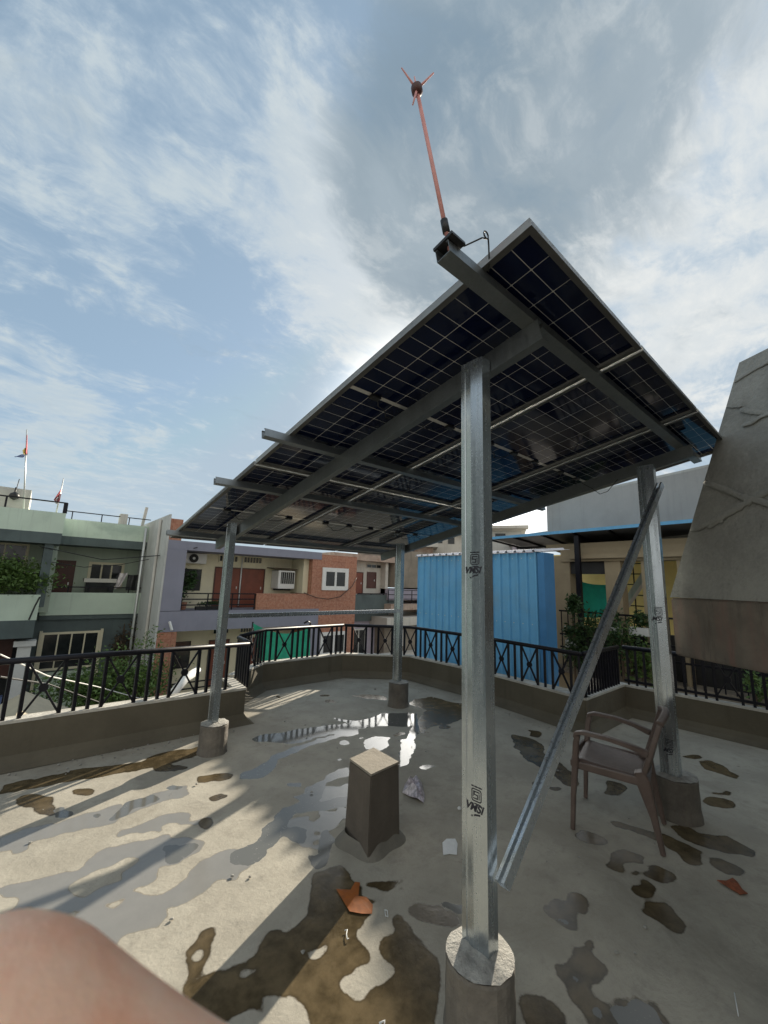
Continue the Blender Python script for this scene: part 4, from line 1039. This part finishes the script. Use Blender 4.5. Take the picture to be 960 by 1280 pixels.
# ------------------------------------------------------------------ facade helpers for houses that face the terrace (planes of constant y)
def fx(px, py, Y): return onY(px, py, Y).x
def fz_(px, py, Y): return onY(px, py, Y).z
def fb(Y, x0, x1, z0, z1, d0, d1, name, m, parent, label=None):
    o = MB().box(x0, x1, Y+d0, Y+d1, z0, z1).build(name, m, parent)
    if label: o['label'] = label
    return o
def window(parent, Y, x0, x1, z0, z1, fr='white', t=.10, nm=2, proud=.05, glass='glassd', sill=False):
    w = MB()
    w.box(x0, x1, Y-proud, Y+.02, z1-t, z1).box(x0, x1, Y-proud, Y+.02, z0, z0+t).box(x0, x0+t, Y-proud, Y+.02, z0+t, z1-t).box(x1-t, x1, Y-proud, Y+.02, z0+t, z1-t)
    for k in range(1, nm):
        x = x0+t+(x1-x0-2*t)*k/nm; w.box(x-t*.28, x+t*.28, Y-proud+.01, Y+.02, z0+t, z1-t)
    o = w.build('window', fr, parent)
    MB().box(x0+t*.5, x1-t*.5, Y-.012, Y+.01, z0+t*.5, z1-t*.5).build('glass', glass, o)
    return o
def door(parent, Y, x0, x1, z0, z1, m='reddoor', t=.06):
    o = MB().box(x0, x1, Y-.03, Y+.02, z0, z1).build('door', m, parent)
    f = MB(); f.box(x0-t, x0, Y-.05, Y+.02, z0, z1+t).box(x1, x1+t, Y-.05, Y+.02, z0, z1+t).box(x0, x1, Y-.05, Y+.02, z1, z1+t); f.build('door_frame', 'woodd', o)
    MB().box(x1-.14, x1-.10, Y-.06, Y-.03, (z0+z1)/2-.05, (z0+z1)/2+.08).build('handle', 'alu', o)
    return o
def bars(parent, Y, x0, x1, z0, z1, rows=3, n=6, name='balcony_rail'):
    w = MB()
    for k in range(rows): z = z0+(z1-z0)*(k+1)/rows-.02; w.bar((x0, Y, z), (x1, Y, z), .05, .05)
    for k in range(n+1): x = x0+(x1-x0)*k/n; w.bar((x, Y, z0), (x, Y, z1), .045, .045, (1, 0, 0))
    return w.build(name, 'rail', parent)

# ------------------------------------------------------------------ green house (left)
def green_house():
    r = thing('green_house', 'mint and slate painted two storey house with balconies at far left', 'house')
    YA, YB = 20.0, 22.0; xs = -.37; xe = 3.04; xw = -14
    # solid backs of the recessed storeys
    fb(21.5, xw, xs, .0, 3.2, 0, 4, 'upper_wall', 'mintwall', r); fb(23.5, xs-.0, xe, .0, 3.2, 0, 3, 'upper_wall', 'mintwall', r)
    fb(20.9, xw, -.75, -6.6, -.82, .6, 4, 'lower_wall', 'dark', r)  # black wall for the porch opening, its darkness put into the colour
    fb(20.9, xw, -1.25, -2.35, -.83, .1, .2, 'rolling_shutter', 'woodd', r)
    fb(20.9, xw, -1.3, -4.2, -3.0, -.2, .2, 'blue_counter', 'navy', r)
    fb(YB, xs-.35, xe, -6.6, -.17, .03, 3, 'lower_wall', 'slate', r)
    # roof parapets and bands
    fb(YA, xw, xs, 3.17, 3.99, 0, 5, 'roof_parapet', 'mint', r); fb(YA, xw, xs-.02, 2.74, 3.17, -.02, 5, 'fascia', 'slate', r)
    fb(YB, xs+.003, xe, 3.23, 4.0, 0, 4, 'roof_parapet', 'mint', r); fb(YB, xs+.005, xe-.02, 2.86, 3.23, -.02, 4, 'fascia', 'slate', r)
    # balcony parapets and bands
    fb(YA, xw, -.72, -.17, .77, 0, .14, 'balcony_parapet', 'mint', r); fb(YA, -.72-.14, -.72, -.17, .77, .14, 2.2, 'balcony_parapet', 'mint', r)
    fb(YA, xw, -.74, -.82, -.17, -.02, 3, 'fascia', 'slate', r)
    fb(YB, -.62, xe+.3, -.16, .79, -.1, .04, 'balcony_parapet', 'mint', r); fb(YB, -.6, xe+.3, -.35, -.16, -.06, 1.6, 'fascia', 'slate', r)
    fb(YA, -.86, -.57, .3, 2.74, .1, 1.5, 'column', 'slate', r)
    # openings
    window(r, 21.5, -3.4, -1.30, 1.0, 2.75, 'cream', .09, 3); door(r, 23.5, -.49, .38, .1, 2.15, 'woodd')
    window(r, 23.5, .94, 2.41, .95, 2.20, 'cream', .12, 3)
    window(r, YB, -.42, 1.62, -2.42, -.87, 'cream', .09, 4)
    lv = MB()
    for k in range(13): z = -2.5-k*.115; lv.hexa([(-.32, YB-.02, z-.10), (1.70, YB-.02, z-.10), (1.70, YB+.02, z-.10), (-.32, YB+.02, z-.10)], [(-.32, YB-.045, z), (1.70, YB-.045, z), (1.70, YB+.02, z), (-.32, YB+.02, z)])
    lv.build('louvred_panel', 'mint', r)
    fb(YB, -.5, -.40, -4.5, -.8, -.08, .03, 'window_jamb', 'cream', r); fb(YB, 1.62, 1.72, -4.5, -.8, -.08, .03, 'window_jamb', 'cream', r)
    # porch column with capital
    MB().box(-1.12, -.72, 20.3, 20.6, -6.6, -1.15).build('porch_column', 'white', r); MB().box(-1.25, -.60, 20.2, 20.7, -1.15, -.95).build('capital', 'white', r)
    w = MB()
    for z in (4.42,): w.bar((xw, YA+.1, z), (xs, YA+.1, z), .05, .05)
    for x in (-6, -4, -2.2, -.45): w.bar((x, YA+.1, 3.9), (x, YA+.1, 4.42), .06, .06, (1, 0, 0))
    w.bar((xs-.05, YA+.1, 4.0), (xs-.05, YA+.1, 4.42), .14, .14, (1, 0, 0))
    for z in (4.35,): w.bar((xs, YB+.1, z), (xe, YB+.1, z), .04, .04)
    for k in range(4): x = xs+.3+k*1.1; w.bar((x, YB+.1, 4.0), (x, YB+.1, 4.35), .04, .04, (1, 0, 0))
    w.build('roof_rail', 'rail', r)
    bars(r, YB, -.55, xe+.2, .79, 1.05, 1, 5)
    w = MB(); w.box(-3.2, -1.55, 21, 24, 4.0, 4.9); w.build('roof_cabin', 'oldwhite', r)
    MB().bar((1.9, 22.3, 4.0), (1.9, 22.3, 4.5), .5, .3, (1, 0, 0)).build('roof_chimney', 'oldwhite', r); MB().bar((2.75, 22.4, 4.0), (2.85, 22.4, 5.0), .12, .12, (1, 0, 0)).build('vent_pipe', 'oldwhite', r)
green_house()
def facade_extras():
    def pipe(label, pts, r, m='oldwhite'): tag(MB().tube(pts, r, 8).build('drain_pipe', m, smooth=True), label, 'pipe')
    pipe('pale vertical drain pipe on the white side wall', [(2.93, 19.4, -6), (2.93, 19.4, 4.1)], .05)
    pipe('grey vertical drain pipe at the right end of the slate wall', [(2.85, 21.85, -6), (2.85, 21.85, 3.9)], .05, 'alu')
    pipe('thin white conduit on the cream wall between the two red doors', [(6.92, 19.75, .3), (6.92, 19.75, 2.7)], .025, 'white')
    tag(MB().tube([(-1.0, 19.9, 2.6), (1.2, 21.0, 2.25), (3.0, 19.0, 2.5), (4.2, 18.0, 2.9)], .018, 6).build('overhead_wire', 'black'), 'black overhead wire between the mint house and the lavender house', 'wire')
facade_extras()
b = MB(); c = onY(18, 620, 20.8); b.tube([(c.x, c.y, 4.9), (c.x, c.y, c.z)], .03, 6); b.lathe([(.02, -.16), (.13, -.1), (.17, 0), (.13, .1), (.03, .16)], c, 12); b.tube([c, (c.x+.05, c.y, c.z+.7)], .015, 5)
tag(b.build('roof_finial', 'black', smooth=True), 'small dark ball finial on the green house roof cabin', 'finial')
def flag(label, base_px, top_px, Y, cl, seed):
    r = thing('flag', label, 'flag', 'faded flags on the green house roof'); a, t = onY(*base_px, Y), onY(*top_px, Y)
    MB().tube([a-Vector((0, 0, .3)), t], [.024, .014], 8).build('flagpole', 'alu', r, smooth=True)
    for m, corners in cl:
        q = [onY(*p, Y-.05) for p in corners]; mb = MB(); n = 6; P = []
        for j in range(n+1):
            for i in range(n+1):
                u, v = i/n, j/n; p = (q[0]*(1-u)+q[1]*u)*(1-v)+(q[3]*(1-u)+q[2]*u)*v; P.append(p+Vector((0, .10*math.sin(5*u+3*v+seed), 0)))
        N = len(P); mb.v = [tuple(p) for p in P]+[tuple(p+Vector((0, .01, 0))) for p in P]
        for j in range(n):
            for i in range(n): s_ = j*(n+1)+i; mb.f.append((s_, s_+1, s_+n+2, s_+n+1)); mb.f.append((N+s_+n+1, N+s_+n+2, N+s_+1, N+s_))
        mb.build('cloth', m, r, smooth=True)
flag('tall thin flagpole with tattered pink, yellow and blue flag', (31, 634), (33.5, 537), 20.3,
     [('flagr', [(33, 544), (34.3, 544), (34.3, 569), (32, 566)]), ('flagy', [(28, 562), (32.5, 560), (32.5, 569), (29, 568)]), ('navy', [(18, 570), (31, 568), (30, 571), (19, 572)])], 1)
flag('short leaning pole with twisted red and white flag', (71, 636), (79.5, 598), 20.3,
     [('flagr', [(75, 613), (78, 611), (74, 629), (67, 625)]), ('flagw', [(70, 623), (74, 620), (72.5, 630), (69, 629)])], 3)
# things on the green house balconies
r = thing('balcony_tree', 'bright green bushy potted tree on the left green house balcony', 'tree')
MB().tube([(-2.2, 20.5, .2), (-2.15, 20.45, 1.0), (-2.0, 20.4, 1.6)], [.07, .05, .03], 8).build('trunk', 'bark', r)
leaves(5200, (-2.0, 20.3, 1.40), (1.15, .55, .62), .075, 5, clumps=34).build('crown', 'leaf', r)
c = onY(124, 733, 22.4)
r = thing('balcony_cabinet', 'dark cabinet with pale lid behind the green balcony parapet', 'cabinet'); MB().box(c.x-.55, c.x+.55, 22.2, 22.7, .3, 1.25).build('body', 'glassd', r); MB().box(c.x-.62, c.x+.62, 22.15, 22.75, 1.25, 1.42).build('lid', 'oldwhite', r)
a = [onY(145, 738, 22.25), onY(150, 716, 22.3), onY(174, 717, 22.3), onY(176, 742, 22.25)]
cloth('hung_laundry', 'white and black cloth draped on the green house balcony', 'laundry', 'flagw', [onY(150, 716, 22.2), onY(160, 716, 22.2), onY(150, 733, 22.15), onY(143, 737, 22.15)], .03, 8)
cloth('dark_cloth', 'dark cloth bundle hanging beside the white laundry', 'laundry', 'black', [onY(160, 718, 22.25), onY(174, 718, 22.25), onY(174, 738, 22.2), onY(157, 738, 22.2)], .03, 8)
r = thing('climbing_plant', 'dry brown creeper hanging on the slate wall near the white wall', 'plant'); MB().tube([(2.75, 21.9, -6.6), (2.6, 21.93, -2.5), (2.5, 21.93, -.6)], [.05, .04, .02], 6).build('stem', 'bark', r)
leaves(900, (2.55, 21.85, -1.9), (.42, .10, 1.1), .09, 9, clumps=16).build('foliage', 'vine', r)
for i, (px_, py_, sz, lab) in enumerate(((105, 868, .9, 'young green tree low behind the left railing crossing'), (140, 860, 1.2, 'broad green garden shrub below the slate wall'), (172, 852, 1.1, 'dense green garden shrub beside the white side wall'))):
    c = onY(px_, py_, 17.0-i*.3); r = thing('garden_shrub', lab, 'shrub', 'garden shrubs below the green house')
    MB().tube([(c.x, c.y, -6.6), (c.x+.05, c.y, c.z-.6), (c.x, c.y, c.z)], [.07, .05, .02], 7).build('stem', 'bark', r)
    leaves(3000, c, (sz*.8, sz*.6, sz*.8), .07, 20+i, clumps=22).build('foliage', 'leaf', r)
# tan sheet roof below and white drain pipe
r = thing('porch_roof', 'tan pitched porch roof seen through the left railing', 'roof')
q = [onZ(-30, 905, -2.2), onZ(45, 868, -1.7), onZ(112, 897, -2.2)]
a, t_, d_ = Vector((-3.2, 11.2, -2.9)), Vector((-1.0, 11.8, -1.75)), Vector((.6, 12.2, -2.75)); bk = Vector((.2, 3.2, 0))
MB().hexa([a-bk, t_-bk, t_+bk, a+bk], [p+Vector((0, 0, .08)) for p in (a-bk, t_-bk, t_+bk, a+bk)]).build('roof_slope', 'tan', r)
MB().hexa([t_-bk+Vector((.004, 0, 0)), d_-bk, d_+bk, t_+bk+Vector((.004, 0, 0))], [p+Vector((0, 0, .08)) for p in (t_-bk+Vector((.004, 0, 0)), d_-bk, d_+bk, t_+bk+Vector((.004, 0, 0)))]).build('roof_slope', 'tan', r)
MB().box(-2.9, .3, 9.4, 14.5, -6.6, -2.95).build('porch_wall', 'oldwhite', r)
mb = MB(); mb.tube([onY(203, 882, 13), onY(232, 848, 13.5), onY(247, 838, 14)], .13, 10); tag(mb.build('drain_pipe', 'white', smooth=True), 'white slanting drain pipe behind the left post', 'pipe')
a_ = onY(208, 880, 12.6); tag(MB().box(a_.x-.2, a_.x+1.9, 12.4, 14.4, -3.9, -3.5).build('white_awning', 'white', bevel=.02), 'white flat awning under the slanting drain pipe', 'awning')

r = thing('reflection_house', 'unseen dark house added at the left for its reflection in the posts', 'house')  # out of view, added so the post webs mirror something dark
MB().box(-12, -5.3, 4.75, 14, -6.6, 5.6).build('wall', 'slate', r)
for k in range(2):
    for z in (-1.6, 1.6): o = MB().box(-5.32, -5.28, 6.2+k*3.6, 8.0+k*3.6, z, z+1.3).build('window', 'glassd', r)
MB().box(-12.2, -5.1, 4.6, 14.1, 5.6, 5.85).build('roof_slab', 'oldwhite', r)
# ------------------------------------------------------------------ orange and lavender house
def orange_house():
    r = thing('orange_house', 'lavender and orange stone clad house facing the terrace', 'house')
    Y = 18.1; YR = 19.8; xL = 3.06; xR = 12.98
    MB().box(2.99, 3.06, Y+.02, 24.5, -6.6, 4.22).build('side_wall', 'whitewall', r)
    fb(Y, xL, 3.55, 3.12, 4.05, .05, 3, 'roof_cabin', 'tile', r)
    fb(YR, xL, xR, -6.6, 2.8, 0, 3.5, 'recessed_wall', 'cream', r)
    fb(Y, xL, 10.6, 2.76, 3.14, 0, 4.5, 'roof_band', 'purple', r)
    fb(Y, xL, 3.82, .22, 2.757, 0, .25, 'side_pier', 'purple', r)
    fb(Y, xL, 10.58, -.62, .20, 0, 1.7, 'floor_band', 'purple', r)
    fb(Y, 7.12, 10.06, .203, .96, .02, .17, 'tiled_parapet', 'tile', r)
    fb(Y, 10.07, xR, -6.6, 3.05, .03, 1.68, 'tiled_wall', 'tile', r); fb(Y, 9.75, 10.06, .97, 2.757, .4, 1.66, 'return_wall', 'cream', r)
    fb(Y, xL, 3.80, -6.6, -.623, .03, .35, 'tiled_pier', 'tile', r)
    fb(Y, 10.08, 10.75, -6.6, -.63, -.02, .02, 'lavender_pier', 'purple', r)
    door(r, YR, 5.68, 6.86, .21, 2.1); door(r, YR, 6.98, 8.14, .21, 2.1)
    for x0, x1 in ((5.75, 6.72), (6.97, 8.0)): window(r, YR, x0, x1, 2.40, 2.76, 'cream', .05, 6)
    window(r, YR, 4.0, 5.12, .90, 2.10, 'cream', .10, 1); window(r, YR, 8.75, 10.02, 1.08, 2.12, 'dark', .06, 2)
    window(r, Y, 10.68, 12.38, 1.16, 2.36, 'white', .22, 2, .05); window(r, Y, 10.78, 12.45, -2.25, -1.02, 'white', .18, 2, .05)
    bars(r, Y+.12, 3.85, 7.08, .22, .95, 3, 3)
    # lower storey
    window(r, YR-.001, 4.15, 4.95, -2.5, -1.2, 'cream', .06, 1); door(r, YR-.002, 5.75, 6.6, -3.4, -1.35); door(r, YR-.002, 7.2, 8.0, -3.4, -1.35)
    for x0, x1 in ((5.8, 6.6), (7.1, 7.9)): window(r, YR-.003, x0, x1, -1.05, -.72, 'cream', .05, 5)
    bars(r, Y+.1, 3.85, 6.9, -3.45, -2.7, 3, 3)
    MB().box(3.1, 7.1, Y-.02, Y+.35, -3.95, -3.45).build('lower_band', 'cream', r)
    MB().bar(onY(212, 777, Y-.1), onY(215, 788, Y-.3), .07, .07).build('drain_spout', 'white', r)
orange_house()
def ac_units():
    r = thing('air_conditioner', 'white outdoor air conditioner unit high under the lavender roof band', 'air conditioner'); a, b = onY(232, 691, 19.5), onY(257, 705, 19.5)
    MB().box(a.x, b.x, 19.4, 19.78, b.z, a.z).build('casing', 'white', r, bevel=.02)
    c = Vector(((a.x*.62+b.x*.38), 19.39, (a.z+b.z)/2)); ring = [(.20*math.cos(q), .20*math.sin(q)) for q in [2*math.pi*k/20 for k in range(20)]]
    MB().prof(ring, c, (1, 0, 0), (0, 0, 1), (0, -.02, 0)).build('fan_grille', 'dark', r); MB().prof([(x*.3, y*.3) for x, y in ring], c+Vector((0, -.021, 0)), (1, 0, 0), (0, 0, 1), (0, -.02, 0)).build('fan_hub', 'white', r)
    r = thing('air_conditioner', 'white window air conditioner boxed out beside the right red door', 'air conditioner'); a, b = onY(346, 713, 19.2), onY(365, 736, 19.2)
    MB().box(a.x, b.x, 18.95, 19.78, b.z, a.z).build('casing', 'white', r, bevel=.02)
    MB().box(a.x+.14, b.x-.05, 18.93, 18.96, b.z+.26, a.z-.08).build('grille', 'dark', r)
    g = MB()
    for k in range(7): x = a.x+.18+(b.x-a.x-.25)*k/6; g.box(x, x+.015, 18.915, 18.93, b.z+.27, a.z-.09)
    g.build('louvre', 'alu', r)
    MB().hexa([(a.x-.3, 18.9, a.z+.06), (b.x+.1, 18.9, a.z+.06), (b.x+.1, 19.78, a.z+.12), (a.x-.3, 19.78, a.z+.12)], [(a.x-.3, 18.9, a.z+.09), (b.x+.1, 18.9, a.z+.09), (b.x+.1, 19.78, a.z+.15), (a.x-.3, 19.78, a.z+.15)]).build('rain_hood', 'bark', r)
ac_units()
r = thing('potted_plant', 'leafy potted plant behind the balcony rail of the lavender house', 'plant'); c = onY(232, 727, 18.9)
MB().lathe([(.12, 0), (.17, .3), (.18, .32)], (c.x, c.y, .21), 12).build('pot', 'tile', r); leaves(420, (c.x+.1, c.y, c.z), (.3, .2, .45), .08, 31, clumps=10).build('foliage', 'leafdark', r)
r = thing('potted_plant', 'low row of plants on the lavender balcony floor', 'plant'); c = onY(262, 757, 18.6)
MB().box(c.x-.6, c.x+.5, 18.5, 18.7, .21, .36).build('trough', 'dark', r); leaves(420, (c.x, 18.6, .48), (.6, .12, .12), .06, 32, clumps=12).build('foliage', 'leafdark', r)
cloth('green_net', 'green shade net stretched in front of the lavender house lower floor', 'shade net', 'net', [onY(316, 779, 15), onY(388, 785, 15), onY(386, 850, 15), onY(330, 848, 15)], .30, 20)
w = MB(); a = onY(388, 778, 15.1); w.tube([(a.x, 15.1, -6.6), (a.x, 15.1, a.z), (a.x-.15, 15.1, a.z+.05), (a.x-.3, 15.1, a.z-.02)], .035, 8)
a2 = onY(316, 779, 15.1); w.tube([(a2.x, 15.1, -6.6), (a2.x, 15.1, a2.z+.05)], .03, 8); tag(w.build('net_pole', 'rail', smooth=True), 'dark bent pipe frame holding up the green net', 'pole')
ground('courtyard_roof', MB().box(4.2, 14.5, 11.0, 14.6, -3.2, -3.0), 'tan')
tag(MB().box(4.4, 8.4, 10.9, 11.05, -3.0, -2.55).build('courtyard_parapet', 'tile'), 'low brick coloured parapet under the green net', 'parapet')
cb = MB()
P = [onY(x, y, 18.0) for x, y in ((380, 741), (395, 747), (410, 749), (425, 746), (440, 733), (446, 722))]; cb.tube(P, .02, 5)
tag(cb.build('hanging_cable', 'black', smooth=True), 'thin black cable sagging below the white window on orange stone', 'cable')
cb = MB(); cb.tube([onY(0, 818, 9), onY(60, 845, 11), onY(120, 858, 13), onY(200, 880, 16)], .012, 5); tag(cb.build('overhead_wire', 'white'), 'pale overhead wire crossing behind the left railing', 'wire')
cb = MB(); cb.tube([onY(0, 846, 8.5), onY(60, 855, 10), onY(130, 880, 12), onY(190, 893, 14)], .015, 5); tag(cb.build('overhead_wire', 'black'), 'black overhead wire sagging low behind the left railing', 'wire')
cb = MB(); cb.tube([onY(50, 746, 19.8), onY(44, 757, 19.8), onY(36, 775, 19.8)], .03, 5); tag(cb.build('loose_wire', 'black'), 'short black wire hanging over the mint balcony parapet', 'wire')
cb = MB(); cb.tube([onY(60, 702, 21.2), onY(105, 709, 21.4), onY(150, 706, 21.4), onY(192, 698, 21)], .015, 5); tag(cb.build('clothes_line', 'black'), 'dark clothes line across the green house balcony', 'clothes line')

# ------------------------------------------------------------------ older houses behind, centre
def old_house():
    r = thing('old_white_house', 'weathered white house with two brown doors behind the orange house', 'house'); Y = 21.0
    fb(Y, 13.0, 18.1, .86, 3.05, .4, 5, 'upper_wall', 'oldwhite', r); fb(Y, 13.0, 18.3, 3.05, 3.45, -.4, 5, 'eave', 'rust', r)
    fb(Y, 13.0, 18.4, -.1, .84, -.3, .6, 'balcony_slab', 'slate', r, 'grey stained balcony front'); fb(Y, 13.0, 18.3, -.9, -.12, .3, 5, 'lower_band', 'slate', r); fb(Y, 13.0, 18.0, -6.6, -.92, .5, 5, 'lower_wall', 'lilac', r)
    door(r, Y+.4, 15.0, 15.95, .87, 2.25); door(r, Y+.4, 16.4, 17.1, 1.25, 2.3, 'woodd'); window(r, Y+.4, 16.25, 17.6, 2.62, 2.9, 'oldwhite', .04, 3)
    window(r, Y+.5, 15.3, 16.5, -3.2, -1.4, 'alu', .1, 2); bars(r, Y-.3, 15.1, 18.4, .84, .93, 1, 3)
    MB().box(17.6, 17.85, Y-.1, Y+.38, .86, 3.05).build('column', 'oldwhite', r)
old_house()
def concrete_house():
    r = thing('concrete_house', 'stained bare concrete house between back post and blue shed', 'house'); Y = 20.0
    fb(Y, 18.2, 27, 1.35, 4.0, .6, 5, 'upper_wall', 'stain', r); fb(Y, 17.6, 27, .5, 1.25, .5, 4, 'pale_band', 'lilac', r, 'pinkish painted band'); fb(Y, 17.4, 27, -.15, .25, 0, 4, 'balcony_slab', 'rust', r)
    fb(Y, 16.8, 27, -1.15, -.6, -.3, 4, 'white_band', 'oldwhite', r); fb(Y, 17.3, 27, -6.6, -1.15, .5, 4, 'lower_wall', 'stain', r); window(r, Y+.5, 18.0, 19.0, -2.6, -1.5, 'white', .1, 2)
    bars(r, Y+.2, 17.3, 24, .3, 1.2, 3, 6)
    fb(Y, 17.0, 24, -3.6, -2.9, -.4, .4, 'low_wall', 'oldwhite', r)
concrete_house()
def far_house(label, px0, px1, pyt, D, m, wins, depth=6, zb=-6.6, slab=None):
    """a house D metres away along its viewing direction, front square to it"""
    c = ray((px0+px1)/2, 700); h = Vector((c.x, c.y, 0)).normalized(); s = Vector((h.y, -h.x, 0)); o = Vector((CAM.x, CAM.y, 0))+h*D
    def at(px, py):
        d = ray(px, py); t = (o-CAM).dot(h)/d.dot(h); p = CAM+d*t; return (p-o).dot(s), p.z
    r = thing('far_house', label, 'house', 'distant pale houses'); x0, x1, zt = at(px0, pyt)[0], at(px1, pyt)[0], at((px0+px1)/2, pyt)[1]
    B = lambda a, b, z0, z1, d0, d1: MB().hexa([o+s*a+h*d0+Vector((0, 0, z0)), o+s*b+h*d0+Vector((0, 0, z0)), o+s*b+h*d1+Vector((0, 0, z0)), o+s*a+h*d1+Vector((0, 0, z0))], [o+s*a+h*d0+Vector((0, 0, z1)), o+s*b+h*d0+Vector((0, 0, z1)), o+s*b+h*d1+Vector((0, 0, z1)), o+s*a+h*d1+Vector((0, 0, z1))])
    B(x0, x1, zb, zt, 0, depth).build('wall', m, r)
    B(x0-.4, x1+.4, zt+.003, zt+.3, -.6, depth).build('roof_slab', 'oldwhite', r)
    for a, b, c_, d in wins:
        (xa, za), (xb, zb_) = at(a, b), at(c_, d); B(xa, xb, zb_, za, -.04, .02).build('window', 'glassd', r)
    if slab:
        for a, b, c_, d in slab: (xa, za), (xb, zb_) = at(a, b), at(c_, d); B(xa, xb, zb_, za, -1.2, -.02).build('balcony', 'oldwhite', r)
    return r
far_house('distant white house with dark window and flat slab roof above the shed', 612, 652, 664, 42, 'whitewall', [(619, 667, 632, 672)], 8, slab=[(606, 659, 660, 662)])
far_house('distant pale house with railings just left of the front post', 540, 578, 668, 36, 'oldwhite', [(548, 672, 553, 679), (560, 672, 568, 680)], 7)
far_house('distant grey white house half hidden behind the front post', 577, 612, 660, 50, 'whitewall', [(598, 670, 604, 678)], 8)
far_house('distant weathered house right of the back post', 505, 541, 684, 34, 'rust', [(512, 688, 518, 694)], 7)
far_house('distant lilac house low above the shed roof', 640, 668, 678, 38, 'lilac', [(650, 682, 656, 688)], 7)
w = MB(); 
for px_ in (541, 549, 558, 568): a, b = onY(px_, 695, 24), onY(px_, 672, 24); w.tube([a-Vector((0, 0, 1)), b], .05, 5)
w.bar(onY(528, 682, 24), onY(572, 690, 24), .06, .06); w.bar(onY(528, 674, 24), onY(572, 681, 24), .05, .05)
tag(w.build('rooftop_frame', 'alu'), 'thin grey pipe frame on a rooftop left of the front post', 'pipe frame')

# ------------------------------------------------------------------ the photographer's fingertip, lower left
def finger():
    root = thing('person', 'pink blurred fingertip of the person taking the photo in the lower left corner', 'person')
    D = .085
    def at(x, y, d): r_ = ray(x, y); return CAM+r_*(d/r_.dot(fw))
    # axis of the finger in pixels, coming in from the lower left; radii in pixels -> metres
    ax_ = [((x-80, y+58), r*.97) for (x, y), r in [((-60, 1322), 176), ((5, 1334), 197), ((73, 1380), 192), ((160, 1440), 188), ((260, 1508), 190), ((380, 1600), 200), ((520, 1720), 205), ((680, 1880), 210)]]
    pts = [at(-175, 1376, D)]+[at(*p, D+.006*k*0+.0) for k, (p, _) in enumerate(ax_)]
    
    rad = [.060]+[q*D/F for _, q in ax_]
    rad[0] = rad[1]*.80
    tipdir = (pts[0]-pts[2]).normalized()
    P = [pts[0]+tipdir*rad[1]*.55, pts[0]+tipdir*rad[1]*.35]+pts
    Rr = [rad[1]*.12, rad[1]*.45]+rad
    for _ in range(3):                      # corner cutting: smooth the chain of rings
        Q, S = [P[0]], [Rr[0]]
        for k in range(len(P)-1):
            Q += [P[k].lerp(P[k+1], .25), P[k].lerp(P[k+1], .75)]; S += [Rr[k]*.75+Rr[k+1]*.25, Rr[k]*.25+Rr[k+1]*.75]
        P, Rr = Q+[P[-1]], S+[Rr[-1]]
    MB().tube(P, Rr, 40).build('finger', 'skin', root, smooth=True)
finger()
